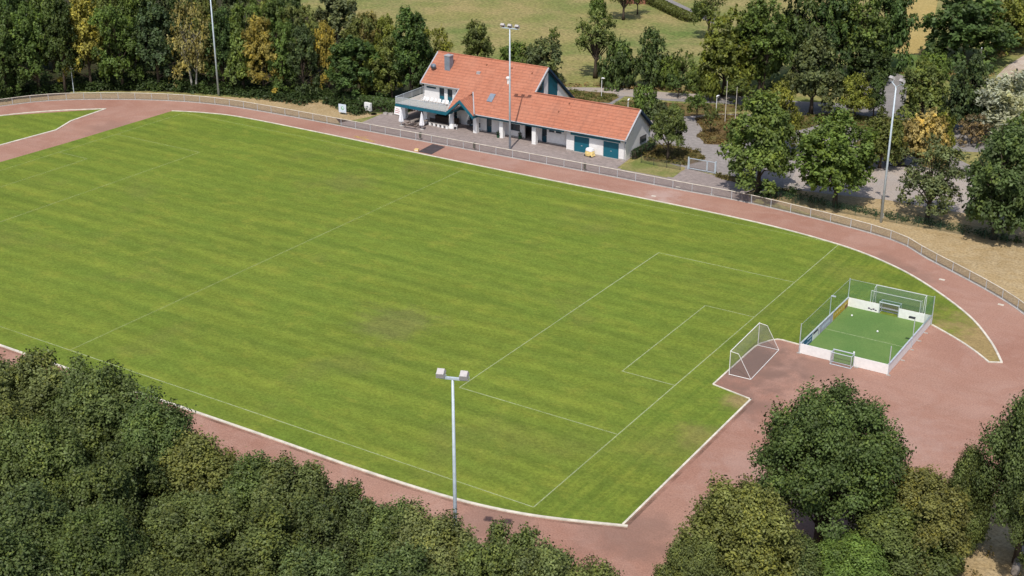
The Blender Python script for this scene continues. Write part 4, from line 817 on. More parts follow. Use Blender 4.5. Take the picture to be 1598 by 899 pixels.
# ------------------------------------------------------------------ vegetation
def leaf_mesh(name, C, N, ln, wd, tint, yel, B=None):
    """one rhombic leaf spray per centre C with normal N"""
    n = len(C); rng = np.random.default_rng(n)
    N = N/np.linalg.norm(N, axis=1, keepdims=True)
    a = rng.normal(size=(n, 3)); U = a-(a*N).sum(1, keepdims=True)*N; U /= np.linalg.norm(U, axis=1, keepdims=True)
    Wv = np.cross(N, U); l = (ln*(.7+.6*rng.random(n)))[:, None]; w = (wd*(.7+.6*rng.random(n)))[:, None]
    V = np.empty((n, 4, 3), np.float32)
    V[:, 0] = C-U*l*.5; V[:, 1] = C+Wv*w*.5+N*w*.12; V[:, 2] = C+U*l*.5; V[:, 3] = C-Wv*w*.5+N*w*.12
    me = bpy.data.meshes.new(name)
    me.vertices.add(4*n); me.vertices.foreach_set('co', V.ravel())
    me.loops.add(4*n); me.loops.foreach_set('vertex_index', np.arange(4*n, dtype=np.int32))
    me.polygons.add(n); me.polygons.foreach_set('loop_start', np.arange(0, 4*n, 4, dtype=np.int32))
    at = me.attributes.new('tint', 'FLOAT_VECTOR', 'POINT')
    T = np.zeros((n, 4, 3), np.float32); T[:, :, 0] = tint[:, None]; T[:, :, 1] = yel[:, None]; at.data.foreach_set('vector', T.ravel())
    bn = unit(N*.28+(unit(B) if B is not None else N)); T2 = np.repeat(bn[:, None, :], 4, 1).astype(np.float32); a2 = me.attributes.new('bough_normal', 'FLOAT_VECTOR', 'POINT'); a2.data.foreach_set('vector', T2.ravel())
    me.update(); me.validate(); me.materials.append(M['leaf']); return me

def unit(v): return v/np.linalg.norm(v, axis=-1, keepdims=True)
def crown_mesh(name, seed, R=4.0, H=8.0, nb=55, br=(.20, .34), leaves=9000, ln=.42, wd=.26, shape='round', up=.5, fill=.25, wild=.22, shoot=.14, lift=.55):
    """leaf sprays grouped on boughs (lumps) spread through an uneven crown volume"""
    rng = np.random.default_rng(seed)
    lob = unit(rng.normal(size=(7, 3))); la = rng.uniform(-wild, wild, 7)
    cs, rs = [], []
    tries = 0
    while len(cs) < nb and tries < 4000:
        tries += 1
        d = unit(rng.normal(size=3))
        if d[2] < -.55: continue
        k = 1+sum(a*max(0, d@l)**3 for a, l in zip(la, lob))
        u = (.50+.46*rng.random()**.5) if rng.random() > fill else rng.uniform(.1, .5)
        p = d*k*u; z = (p[2]+1)*.5
        if shape == 'conic': s = max(.12, 1.12*(1-z)**.8*(1 if z > .12 else .75)); p = np.array([p[0]*s*1.15, p[1]*s*1.15, p[2]])
        elif shape == 'tall': p = np.array([p[0]*(.95-.30*z), p[1]*(.95-.30*z), p[2]])
        elif shape == 'dome': p = np.array([p[0]*(1.05-.15*z), p[1]*(1.05-.15*z), p[2]])
        elif shape == 'oak': p = np.array([p[0]*(.80+.28*min(1, z*1.6)), p[1]*(.80+.28*min(1, z*1.6)), p[2]])
        if shape == 'open' and .16 < z < .5 and rng.random() < .62: continue
        r = rng.uniform(*br)
        if any(np.linalg.norm((p-c)) < .42*(r+q) for c, q in zip(cs, rs)): continue
        cs.append(p); rs.append(r)
    cs = np.array(cs); rs = np.array(rs); m = len(cs)
    wgt = rs**2; per = np.maximum(8, (leaves*wgt/wgt.sum()).astype(int))
    Cc, Nn, tt, yy, Bb = [], [], [], [], []
    for c, r, k in zip(cs, rs, per):
        ns = max(3, k//9); d = unit(rng.normal(size=(ns, 3))); d[:, 2] = np.where(d[:, 2] < -.35, -d[:, 2], d[:, 2])
        sp = d*(r*(.45+.5*rng.random((ns, 1))))*np.array([1.08, 1.08, .72])
        sd = unit(d*.75+np.array([0, 0, lift])+rng.normal(size=(ns, 3))*.35)*shoot*rng.uniform(.4, 1.3, (ns, 1))   # leafy shoots
        idx = rng.integers(0, ns, k); tt_ = rng.random((k, 1))**.8
        jit = rng.normal(size=(k, 3))*(.050-.022*tt_)*np.array([1, 1, .8])
        P = c+sp[idx]+sd[idx]*tt_*np.array([1, 1, R/(H*.5)])+jit
        Pm = P*np.array([R, R, H*.5])+np.array([0, 0, H*.5])
        out = unit(d[idx]*np.array([1, 1, .9])+.35*unit(P+1e-6))
        N = out*.75+np.array([0, 0, up])+rng.normal(size=(k, 3))*.55
        bt = rng.uniform(.74, 1.26); by = rng.random()*.5
        Cc.append(Pm); Nn.append(N); Bb.append(out+np.array([0, 0, .35])); tt.append(bt*rng.uniform(.88, 1.13, k)*rng.uniform(.70, 1.32, ns)[idx]); yy.append(np.clip(by*.8+rng.random(ns)[idx]*.75-.1, 0, 1))
    C = np.concatenate(Cc); N = np.concatenate(Nn)
    C[:, 2] -= np.quantile(C[:, 2], .003); kz = H/np.quantile(C[:, 2], .998); C[:, 2] *= kz; kr = R/np.quantile(np.hypot(C[:, 0], C[:, 1]), .985); C[:, :2] *= kr
    C[:, 2] = np.maximum(C[:, 2], .02)
    me = leaf_mesh(name, C, N, ln, wd, np.concatenate(tt), np.concatenate(yy), np.concatenate(Bb))
    return me, cs*np.array([R, R, H*.5])+np.array([0, 0, H*.5])

def trunk_mesh(name, seed, boughs, cb, R=4.0, H=8.0, r0=.26, fork=.45, nl=16, mat='bark', stems=1):
    """tapered trunk with limbs that reach the boughs; the crown starts cb above the ground"""
    rng = np.random.default_rng(seed); mb = MB()
    starts = []
    for s in range(stems):
        a = 2*math.pi*s/max(1, stems)+.4; o = 0 if stems == 1 else .22
        top = cb+H*(.62 if stems == 1 else .5); lean = np.array([math.cos(a), math.sin(a)])*(0 if stems == 1 else 1.0)+rng.normal(size=2)*.15
        pts = []; rad = []
        for k in range(7):
            t = k/6; pts.append((o*math.cos(a)+lean[0]*t**1.3+rng.normal()*.05*k*.5, o*math.sin(a)+lean[1]*t**1.3+rng.normal()*.05*k*.5, top*t)); rad.append(r0/(stems**.4)*(1.35 if k == 0 else 1)*(1-.78*t))
        mb.tube(pts, rad, 8); starts.append((pts, rad))
    order = rng.permutation(len(boughs))[:nl]
    for i in order:
        b = boughs[i]; pts, rad = starts[int(i) % stems]
        zt = min(max(cb*.8, (cb+b[2])*fork), cb+H*.55); top = pts[-1][2]; f = min(.95, zt/top)*6; k = min(5, int(f)); u = f-k
        q = np.array(pts[k])*(1-u)+np.array(pts[k+1])*u; r = (rad[k]*(1-u)+rad[k+1]*u)*.55
        e = np.array([b[0]*.92, b[1]*.92, b[2]+cb]); mid = q*.5+e*.5+np.array([0, 0, .25])+rng.normal(size=3)*.15
        mb.tube([tuple(q), tuple(mid), tuple(e)], [r, r*.6, r*.2], 5, False)
    me_o = mb.build(name, M[mat], None, True); me = me_o.data; bpy.data.objects.remove(me_o); return me

KIND = {}
def kind(key, seed, cb, mat='bark', r0=.26, stems=1, nl=16, fork=.45, **k):
    me, bo = crown_mesh('crown', seed, **k); KIND[key] = (me, trunk_mesh('trunk', seed+50, bo, cb, k.get('R', 4.0), k.get('H', 8.0), r0, fork, nl, mat, stems), cb, k.get('R', 4.0), k.get('H', 8.0))
# distant trees: bigger sprays, fewer of them
kind('far1', 11, 2.2, leaves=8500)
kind('far2', 12, 2.0, leaves=8500, nb=44, br=(.24, .38))
kind('far3', 13, 2.4, leaves=7500, shape='tall', nb=50, br=(.18, .30))
kind('far4', 14, 1.6, leaves=8500, shape='dome', nb=64, br=(.17, .29), wild=.35)
kind('wood1', 41, 2.0, leaves=12000, R=4.5, H=12, nb=70, br=(.17, .28), wild=.35, ln=.40, wd=.26, fill=.1, shoot=.08)
kind('wood2', 42, 2.0, leaves=12000, R=4.5, H=12, nb=80, br=(.15, .25), wild=.45, shape='tall', ln=.40, wd=.26, fill=.1, shoot=.09)
kind('wood3', 43, 2.0, leaves=12000, R=4.5, H=12, nb=80, br=(.15, .26), wild=.5, shape='dome', ln=.40, wd=.26, fill=.1, shoot=.08)
kind('conic', 15, 1.4, leaves=8500, shape='conic', nb=70, br=(.14, .24))
kind('sparse', 16, 3.0, leaves=3300, nb=40, br=(.15, .26), ln=.40, wd=.24, nl=30, wild=.4)
kind('orchard', 17, 3.4, leaves=4200, nb=46, br=(.14, .24), ln=.38, wd=.24, nl=34, wild=.4, r0=.36)
kind('birch', 18, 2.6, leaves=4200, shape='tall', nb=46, br=(.15, .26), ln=.36, wd=.2, nl=26, mat='birch_bark', r0=.22, stems=2)
kind('young', 19, 1.9, leaves=2600, nb=30, br=(.22, .36), ln=.5, wd=.34, nl=14, r0=.18)
kind('shrub', 20, .25, leaves=7000, shape='dome', nb=60, br=(.17, .30), H=4.5, nl=10, stems=3, r0=.14)
kind('silver', 21, .5, leaves=7500, shape='dome', nb=60, br=(.16, .30), ln=.55, wd=.16, up=.8, nl=12, stems=3, r0=.25, wild=.35)
kind('tallbare', 22, 5.2, leaves=9000, H=9.5, nb=60, br=(.18, .32), r0=.30, stems=2)
kind('park1', 23, 2.0, leaves=16000, ln=.34, wd=.22, nb=70, br=(.16, .29), wild=.3)
kind('park2', 24, 2.1, leaves=17000, ln=.33, wd=.22, nb=80, br=(.15, .27), shape='oak', wild=.3)
kind('park3', 25, 2.0, leaves=8000, ln=.32, wd=.20, nb=60, br=(.13, .24), wild=.35, nl=26)
# nearby trees: small leaves
kind('near1', 31, 2.4, leaves=70000, ln=.21, wd=.15, nb=95, br=(.13, .23), wild=.35, H=9.0, up=.35, shoot=.24, lift=1.0)
kind('near2', 32, 2.4, leaves=70000, ln=.21, wd=.15, nb=100, br=(.12, .24), wild=.4, shape='tall', H=9.0, up=.35, shoot=.28, lift=1.2)
kind('near3', 33, 2.2, leaves=68000, ln=.21, wd=.15, nb=105, br=(.11, .22), wild=.45, shape='dome', H=9.0, up=.4, shoot=.22, lift=.9)
kind('oak', 34, 2.6, leaves=80000, ln=.21, wd=.15, nb=140, br=(.08, .15), wild=.10, shoot=.15, lift=.8, shape='open', R=5.5, H=10.0, stems=4, nl=60, r0=.50, fork=.34, fill=.12, up=.3)

TREE_COL = dict(dark=(.076, .118, .034), darkblue=(.072, .110, .046), mid=(.110, .160, .038), olive=(.132, .158, .044), light=(.126, .180, .042), yg=(.182, .200, .038), yellow=(.33, .285, .065), orange=(.42, .31, .13),
                silver=(.37, .41, .32), brown=(.21, .15, .08), sage=(.118, .142, .060), birch=(.215, .195, .068), near=(.116, .150, .050), nearol=(.145, .164, .054), neargr=(.096, .130, .042), maple=(.168, .172, .050))
rt = random.Random(77)
def tree(x, y, h, r, kd, col, label, name='tree', group=None, cbf=None, flat=1.0):
    cm, tm, cb, R, H = KIND[kd]; full = cb+H
    t = thing(name, label, 'shrub' if 'shrub' in name else 'tree', (x, y, 0), rt.uniform(0, 6.28), group)
    k = h/full; czb = cb*k if cbf is None else cbf*h
    tr = bpy.data.objects.new('trunk', tm); COL.objects.link(tr); tr.parent = t; tr.scale = (min(k, r/R*1.1), min(k, r/R*1.1), k)
    cr = bpy.data.objects.new('crown', cm); COL.objects.link(cr); cr.parent = t; cr.location = (0, 0, czb); cr.scale = (r/R, r/R*rt.uniform(.92, 1.08), (h-czb)/H)
    c = TREE_COL[col]; j = rt.uniform(.86, 1.14); cr.color = (c[0]*j*rt.uniform(.93, 1.07), c[1]*j, c[2]*j*rt.uniform(.9, 1.1), 1)
    return t

# --- the wood behind the left bend, front row along the fence, left to right
WL = 'trees of the wood behind the left bend'
for a in (
 (-137.4,26.2,13.7,3.8, 'wood1', 'dark', 'dark broadleaf tree at the left edge of the picture behind the track fence'),
 (-134.3,30.1,14.7,3.7, 'wood3', 'mid', 'mid green rounded tree left of the small grey street lamp'),
 (-131.4,32.9,15.9,3.0, 'wood2', 'dark', 'dark narrow tree just behind the small grey street lamp'),
 (-129.4,36.6,15.9,3.5, 'wood2', 'yellow', 'tall yellow tree right of the small grey street lamp'),
 (-125.0,39.4,13.9,3.5, 'wood1', 'mid', 'mid green tree right of the tall yellow tree'),
 (-119.6,42.3,13.9,4.0, 'wood3', 'darkblue', 'bluish dark green tree between the green tree and the pale stemmed birch'),
 (-114.1,44.8,14.7,3.5, 'birch', 'birch', 'thin yellowish birch with pale bare stems left of the floodlight mast'),
 (-110.2,47.7,13.4,2.8, 'wood2', 'dark', 'dark green tree directly behind the left wood floodlight mast'),
 (-106.7,48.5,10.5,3.0, 'conic', 'light', 'fresh green drooping tree right of the left wood floodlight mast'),
 (-103.2,49.7,12.4,3.1, 'wood2', 'yellow', 'yellow leaved tree in the middle of the left wood'),
 (-100.2,51.2,11.9,2.5, 'wood1', 'mid', 'mid green tree between the yellow leaved tree and a dark one'),
 (-96.7,51.9,11.5,3.0, 'wood3', 'darkblue', 'dark dense tree right of the middle of the left wood'),
 (-94.3,55.4,11.8,2.4, 'wood3', 'yellow', 'small golden tree peeping out left of the wide maple'),
 (-87.2,52.3,10.5,4.8, 'wood3', 'dark', 'wide dark maple nearest the pale sign board'),
 (-85.0,55.5,8.9,2.9, 'wood1', 'yg', 'yellow green tree right of the wide dark maple'),
 (-82.2,56.4,10.8,2.6, 'wood2', 'olive', 'olive tree between the maple and the tall dark tree near the clubhouse'),
 (-79.7,58.0,15.1,3.6, 'wood2', 'dark', 'tall dark tree left of the clubhouse roof'),
 (-78.2,59.9,8.6,2.6, 'wood3', 'mid', 'mid green tree touching the left verge of the clubhouse roof'),
 (-78.6,64.3,10.9,2.7, 'wood1', 'yg', 'yellow green tree at the left gable of the clubhouse'),
): tree(*a[:3], a[3]*1.18, a[4], a[5], a[6], 'woodland_tree', WL, .10)
W2 = 'trees deeper in the wood behind the left bend'
for i, a in enumerate((
 (-147.7,36.9,16.2,4.2, 'wood1', 'dark', 'behind the leftmost front tree'), (-143.3,40.8,15.4,4.2, 'wood3', 'mid', 'behind the trees left of the street lamp'), (-135.3,45.8,14.7,3.9, 'wood1', 'olive', 'behind the tall yellow tree'), (-130.4,48.9,15.2,4.2, 'wood3', 'mid', 'behind the green and bluish pair'),
 (-124.5,51.5,15.8,3.9, 'wood1', 'dark', 'above the pale stemmed birch'), (-119.1,53.9,14.4,3.6, 'wood3', 'olive', 'behind the floodlight mast'), (-114.2,57.0,12.7,3.6, 'wood1', 'mid', 'above the fresh green drooping tree'), (-109.8,59.8,13.2,4.0, 'wood3', 'mid', 'above the yellow leaved tree'),
 (-104.1,61.2,12.4,3.6, 'wood1', 'olive', 'above the dark dense tree'), (-103.9,68.9,14.0,6.1, 'wood3', 'sage', 'the big grey green one above the golden tree'), (-94.9,63.9,11.1,3.2, 'wood1', 'olive', 'above the wide dark maple'), (-88.4,63.0,12.1,3.2, 'wood3', 'yg', 'above the yellow green tree'), (-97.1,69.4,10.7,3.1, 'wood2', 'birch', 'the pale yellowish one at the meadow edge')
)): tree(*a[:4], a[4], a[5], {'dark': 'dark', 'mid': 'mid green', 'olive': 'olive', 'sage': 'greyish', 'yg': 'yellow green', 'birch': 'straw coloured'}[a[5]]+' tree in the left wood, '+a[6], 'woodland_tree', W2, .05)
W3 = 'trees at the back of the wood behind the left bend'
for a in ((-162.3,45.9,16.9,4.7, 'wood3', 'mid', 'behind the left edge trees'), (-155.8,49.9,16.4,4.7, 'wood1', 'dark', 'behind the green street lamp trees'), (-148.9,54.3,16.1,4.7, 'wood3', 'olive', 'far behind the tall yellow tree'), (-143.0,58.1,16.1,4.7, 'wood1', 'mid', 'far behind the bluish tree'), (-135.8,60.2,15.8,4.6, 'wood3', 'sage', 'far behind the birch'),
          (-129.4,63.0,13.8,4.4, 'wood1', 'mid', 'far behind the floodlight mast'), (-123.8,65.4,13.2,4.0, 'wood3', 'sage', 'just above the drooping tree'), (-119.5,68.2,13.7,4.0, 'wood1', 'olive', 'far behind the yellow leaved tree'), (-115.3,70.8,12.8,3.7, 'wood3', 'dark', 'left of the big grey green crown')):
    tree(*a[:4], a[4], a[5], {'dark': 'dark', 'mid': 'mid green', 'olive': 'olive', 'sage': 'greyish'}[a[5]]+' tree cut by the top edge, '+a[6], 'woodland_tree', W3, .05)

# --- behind the clubhouse, the orchard and the meadow edge
for a in (
 (-85.2,85.2,7.8,2.8, 'far4', 'olive', 'olive bushy tree alone on the meadow behind the chimney', .08), (-67.4,77.8,8.2,3.9, 'far4', 'sage', 'grey green drooping tree behind the right end of the main ridge', .06), (-75.7,82.9,5.5,3.4, 'shrub', 'mid', 'low green bush tree behind the middle of the main ridge', .04),
 (-80.5,103.7,3.8,1.2, 'young', 'mid', 'thin young tree standing alone on the meadow above the roof gable', None), (-62.6,87.5,11.6,4.4, 'orchard', 'olive', 'old open orchard tree with a dark ivy clad trunk', None), (-86.7,131.3,4.0,2.1, 'shrub', 'mid', 'small round tree just above the orchard tree', .1),
 (-81.3,132.4,9.1,4.2, 'orchard', 'olive', 'bare trunked tree at the top edge left of the brick shed', None), (-81.6,139.1,7.4,2.0, 'sparse', 'brown', 'thin brownish tree at the top edge before the brick shed', None), (-69.4,142.2,2.9,1.6, 'shrub', 'mid', 'round bush at the near end of the clipped hedge', .05),
 (-56.5,84.1,8.0,3.2, 'shrub', 'dark', 'dense dark bush tree beside the white path lamp at the lane fork', .02), (-51.9,86.5,10.1,3.0, 'far3', 'dark', 'tall dark tree standing in the bush clump along the lane', .05), (-49.2,87.7,5.6,2.3, 'shrub', 'light', 'light green bush at the right end of the bush clump', .02),
 (-48.2,91.4,5.9,2.4, 'sparse', 'mid', 'small leaning tree with a dark trunk beside the bush clump', None), (-44.7,89.2,4.0,2.2, 'shrub', 'light', 'pale green low bush between the leaning tree and the yellow green tree', .02),
 (-39.3,88.2,14.3,5.1, 'far2', 'yg', 'large yellow green tree left of the dark wood', .16), (-59.5,125.9,10.0,4.0, 'sparse', 'olive', 'open olive tree by the far road at the top edge', None), (-37.5,94.2,14.5,4.5, 'far1', 'mid', 'big mid green tree behind the large yellow green tree', .1),
 (-34.5,92.2,16.0,4.6, 'tallbare', 'mid', 'tall tree with two bare brown stems in the dark wood', None), (-33.3,102.9,16.4,4.7, 'far2', 'dark', 'dark tree right of the two bare brown stems', .05), (-28.8,105.7,17.1,5.0, 'far1', 'dark', 'dark tree behind the grey olive cone shaped tree', .05),
 (-25.0,109.6,17.2,5.2, 'tallbare', 'mid', 'tall open crowned tree with a pale limb in the dark wood', .25), (-22.8,120.1,15.7,4.2, 'far4', 'dark', 'dark tree at the right end of the wood by the hay field', .05), (-22.7,109.5,9.5,4.1, 'far2', 'dark', 'lower dark tree in front of the right end of the wood', .04),
 (-23.4,85.6,13.2,4.6, 'conic', 'sage', 'grey olive cone shaped tree on the bed by the lane', .14), (-16.7,86.3,7.2,2.8, 'far3', 'yg', 'small yellow tree right of the cone shaped tree', .14), (-14.5,88.6,6.6,1.7, 'far3', 'dark', 'thin dark young tree right of the small yellow tree', .18),
 (-13.2,132.9,13.6,9.1, 'far4', 'dark', 'very wide dark tree right of the hay field', .03), (-8.2,145.6,11.9,4.5, 'far1', 'yg', 'yellow green tree right of the very wide dark tree', .04), (-5.7,152.1,10.9,4.2, 'far4', 'olive', 'olive tree at the upper right edge above the dirt track', .04),
 (-14.2,118.1,4.4,3.0, 'shrub', 'light', 'bright green bush at the foot of the very wide dark tree', .02), (-8.0,91.8,9.3,3.7, 'far4', 'olive', 'olive willow like tree right of the floodlight lamps', .06), (-0.5,88.4,12.1,3.8, 'far1', 'darkblue', 'bluish dark tree left of the silver willow', .03),
 (4.8,89.4,10.0,6.0, 'silver', 'silver', 'silvery willow bush at the right edge below the dirt track', .03), (-1.9,72.5,6.8,3.6, 'shrub', 'orange', 'orange and yellow autumn shrub on the car park bed', .02), (-0.8,75.4,6.3,2.3, 'shrub', 'yg', 'yellow green shrub behind the orange autumn shrub', .02),
 (1.9,82.9,4.4,2.5, 'sparse', 'brown', 'thin brown withered shrub below the silver willow', .05), (-19.8,63.3,10.5,3.3, 'far3', 'yg', 'lighter yellow green tree behind the big tree by the gate', .12), (-15.2,45.8,13.1,5.0, 'park1', 'light', 'big green tree beside the gate and the wooden pallets', .15),
 (-5.1,46.3,12.4,5.2, 'park2', 'mid', 'big round tree with a bare trunk left of the right floodlight mast', .21), (-5.5,64.7,8.1,3.3, 'far1', 'olive', 'olive tree over the dark parked car', .1), (6.3,47.2,10.3,4.4, 'park3', 'sage', 'thin leaved grey green tree right of the floodlight mast', .2),
 (14.7,45.4,13.8,5.1, 'park2', 'neargr', 'biggest dark round tree at the right edge behind the track bend', .14), (-31.6,52.7,7.8,2.7, 'park1', 'olive', 'olive tree with a pale slim trunk beside the wing gable', .3),
 (-44.5,70.4,5.1,2.0, 'shrub', 'light', 'light green bush on the bed behind the wing ridge', .03), (-42.9,70.6,2.9,2.2, 'shrub', 'sage', 'grey green low bush behind the slim trunked tree', .03), (-36.7,72.8,4.8,2.0, 'young', 'light', 'young tree on the bed between the lamps and the wing', .3), (-31.8,67.0,4.5,1.3, 'young', 'olive', 'thin young tree left of the two flagpoles', .35),
 (-45.1,83.6,4.2,1.9, 'young', 'dark', 'small dark tree on the lane edge below the leaning tree', .2), (-39.7,84.2,4.8,1.7, 'shrub', 'yg', 'yellowish small tree left of the white lamp by the flagpoles', .1), (-35.0,84.0,4.5,2.5, 'young', 'olive', 'low spreading tree behind the two flagpoles', .25),
 (10.3,78.8,8.2,4.0, 'far2', 'mid', 'green tree cut by the right edge behind the biggest dark round tree', .05), (-27.2,139.8,8.3,1.2, 'shrub', 'dark', 'dark bush between the wood and the hay field', .02),
): tree(*a[:4], a[4], a[5], a[6], 'shrub' if a[4] in ('shrub', 'silver') else 'tree', None, a[7])

# --- the wood in the lower left corner, row by row away from the track
NEARK = ('near1', 'near2', 'near3'); NW = 'trees of the wood in the lower left corner'
front_row = ((-40.0,-53.0,10.3,5.0, 'near'), (-35.1,-52.0,10.8,4.7, 'nearol'), (-27.6,-51.5,12.0,4.3, 'near'), (-21.5,-52.0,11.1,3.7, 'neargr'), (-18.1,-51.5,9.2,4.1, 'nearol'), (-12.4,-52.0,9.2,3.8, 'near'), (-8.7,-51.5,9.5,3.7, 'nearol'), (-3.8,-52.0,9.2,3.6, 'neargr'), (-0.8,-51.5,8.8,3.2, 'near'), (3.7,-52.0,9.8,3.7, 'nearol'), (8.1,-52.0,10.1,3.4, 'near'), (11.5,-51.5,10.4,3.3, 'nearol'), (15.6,-52.0,10.8,2.8, 'nearol'))
words = {'near': 'mid green', 'nearol': 'olive green', 'neargr': 'dark green'}
ORD = ('first', 'second', 'third', 'fourth', 'fifth', 'sixth', 'seventh', 'eighth', 'ninth', 'tenth', 'eleventh', 'twelfth', 'thirteenth')
def row(items, where):
    for i, (x, y, h, r, c) in enumerate(items):
        tree(x, y, h, r, NEARK[(i*7+int(y)) % 3], c, f'{words[c]} tree, {ORD[i]} from left in the {where} of the lower left wood', 'woodland_tree', NW, .22)
row([a for a in front_row], 'front row')
rr = random.Random(3)
for y, xa, xb, st, where in ((-58, -43, 15, 5.9, 'second row'), (-64, -33, 15, 6.1, 'third row'), (-70, -23, 12, 6.2, 'fourth row'), (-76, -14, 2, 6.2, 'last row')):
    it = []; x = xa
    while x < xb: it.append((x+rr.uniform(-.8, .8), y+rr.uniform(-1, 1), rr.uniform(7.8, 11.4), rr.uniform(3.5, 4.4), rr.choice(('near', 'nearol', 'neargr', 'near')))); x += st
    row(it, where)
# --- the trees in the lower right corner
for a in ((20.9,-27.5,12.7,5.8, 'oak', 'neargr', 'broad dark oak with forked stems in the lower right before the soccer court', .22), (18.6,-36.5,9.1,4.3, 'near3', 'maple', 'olive maple in front of the left side of the big oak', .08), (15.9,-39.0,5.8,2.4, 'near3', 'nearol', 'smaller olive tree left of the maple at the lower edge', .08),
          (27.6,-26.0,7.7,3.7, 'near1', 'maple', 'olive green tree right of the big oak', .08), (26.4,-28.5,6.1,4.2, 'near3', 'near', 'mid green bushy tree below the olive green tree right of the oak', .05), (25.0,-33.0,5.2,3.7, 'near3', 'light', 'low fresh green bushy tree under the big oak', .05), (21.8,-34.0,4.8,3.3, 'near2', 'near', 'green tree between the olive maple and the fresh green bush', .06),
          (33.6,-21.5,14.9,3.3, 'near2', 'neargr', 'tall dark tree at the right edge beside the red track', .3), (29.9,-22.0,8.6,2.1, 'near2', 'near', 'slim green tree left of the tall dark edge tree', .05), (28.9,-25.5,4.8,2.0, 'near3', 'nearol', 'olive bush tree left of the dry bank', .04), (35.5,-24.0,10.3,2.4, 'near1', 'neargr', 'dark tree at the right edge above the grey trunk', .25)):
    tree(*a[:4], a[4], a[5], a[6], 'tree', None, a[7])

# --- low planting: leaf sprays scattered over areas nobody could count
def scatter(name, pts, hs, per, ln, wd, col, spread=.5, seed=1, up=.9):
    rng = np.random.default_rng(seed); pts = np.array(pts); hs = np.array(hs); k = len(pts)
    idx = np.repeat(np.arange(k), per); n = len(idx)
    d = unit(rng.normal(size=(n, 3))); d[:, 2] = abs(d[:, 2]); rad = (.55+.45*rng.random((n, 1)))
    C = np.concatenate([pts[idx], np.zeros((n, 1))], 1)+d*rad*np.stack([np.full(n, spread), np.full(n, spread), hs[idx]], 1)
    C[:, 2] += .04
    ct = rng.uniform(.7, 1.3, k)[idx]*rng.uniform(.75, 1.25, n); cy = np.clip(rng.random(k)[idx]*.8+rng.random(n)*.3-.1, 0, 1)
    me = leaf_mesh(name, C, d*.8+np.array([0, 0, up])+rng.normal(size=(n, 3))*.45, ln, wd, ct, cy)
    o = bpy.data.objects.new(name, me); COL.objects.link(o); o['kind'] = 'stuff'; o.color = (*col, 1); return o
def inside(p, poly):
    c = False; j = len(poly)-1
    for i in range(len(poly)):
        if (poly[i][1] > p[1]) != (poly[j][1] > p[1]) and p[0] < (poly[j][0]-poly[i][0])*(p[1]-poly[i][1])/(poly[j][1]-poly[i][1])+poly[i][0]: c = not c
        j = i
    return c
def fill(poly, dens, seed):
    r = random.Random(seed); xs = [p[0] for p in poly]; ys = [p[1] for p in poly]; out = []
    n = int((max(xs)-min(xs))*(max(ys)-min(ys))*dens)
    for _ in range(n):
        p = (r.uniform(min(xs), max(xs)), r.uniform(min(ys), max(ys)))
        if inside(p, poly): out.append(p)
    return out
def along(pl, step, w, seed):
    r = random.Random(seed); return [(x+r.uniform(-w, w), y+r.uniform(-w, w)) for x, y in walk(pl, step)]
rh = random.Random(9)
def H_(n, a, b): return [rh.uniform(a, b) for _ in range(n)]
pt = fill([(-62.70,78.25), (-55.00,80.19), (-53.14,78.50), (-52.83,74.51), (-58.99,72.93)], 1.3, 1)+fill([(-50.65,67.44), (-51.61,77.60), (-45.26,79.76), (-35.14,84.32), (-32.21,82.59), (-37.70,75.62), (-41.23,71.68), (-44.79,66.90)], .8, 2)+fill([(-25.57,82.43), (-19.98,89.00), (-14.39,89.07), (-9.27,90.19), (-5.96,87.34), (-9.11,80.58), (-15.49,82.12), (-19.88,81.81), (-21.50,76.30), (-24.01,78.79)], 1.5, 3)+fill([(-11.43,84.69), (-5.75,86.66), (0.14,77.76), (2.93,68.06), (-6.35,69.36), (-12.43,73.50)], .9, 8)
scatter('green_ground_cover', pt, H_(len(pt), .3, .8), 16, .30, .2, (.105, .115, .03), .55, 1)
pt = fill([(-37.66,73.94), (-34.51,78.07), (-31.02,79.84), (-28.31,71.19), (-27.71,63.46), (-30.10,62.32), (-33.38,65.61), (-33.66,68.61)], 2.2, 4)
scatter('rust_ground_cover', pt, H_(len(pt), .3, .6), 16, .28, .2, (.150, .105, .040), .5, 2)
pt = fill([(-37.10,55.29), (-35.95,58.25), (-33.19,59.25), (-29.63,58.56), (-27.37,56.05), (-27.59,53.82), (-28.30,51.66), (-34.20,50.68)], 2.4, 5)+fill([(-23.34,50.44), (-20.30,50.74), (-14.81,50.70), (-14.20,47.07), (-18.27,48.20), (-22.76,49.18)], 2.0, 6)
scatter('mixed_ground_cover', pt, H_(len(pt), .3, .7), 16, .26, .18, (.120, .105, .032), .45, 3)
# undergrowth along the foot of the wood and in front of the tall trees
pt = along([(-140, 16), (-136, 23.5), (-135.01,29.15), (-131.65,34.19), (-121.24,41.26), (-109.94,45.96), (-98.57,50.27), (-92.10,52.94)], .35, .9, 11)
scatter('wood_edge_undergrowth', pt, H_(len(pt), .6, 2.0), 46, .40, .26, (.050, .080, .022), 1.0, 4)
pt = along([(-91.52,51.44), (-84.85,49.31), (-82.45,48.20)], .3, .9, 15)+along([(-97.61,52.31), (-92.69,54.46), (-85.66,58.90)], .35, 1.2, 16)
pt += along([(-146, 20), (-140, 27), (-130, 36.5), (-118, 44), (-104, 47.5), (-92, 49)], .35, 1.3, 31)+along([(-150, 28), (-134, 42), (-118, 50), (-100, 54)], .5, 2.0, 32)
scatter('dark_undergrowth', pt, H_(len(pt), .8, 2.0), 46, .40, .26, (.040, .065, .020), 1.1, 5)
pt = along([(-14.50,47.79), (-5.26,46.24), (1.41,45.97), (9.24,46.10), (18.18,45.64)], .4, .5, 12)
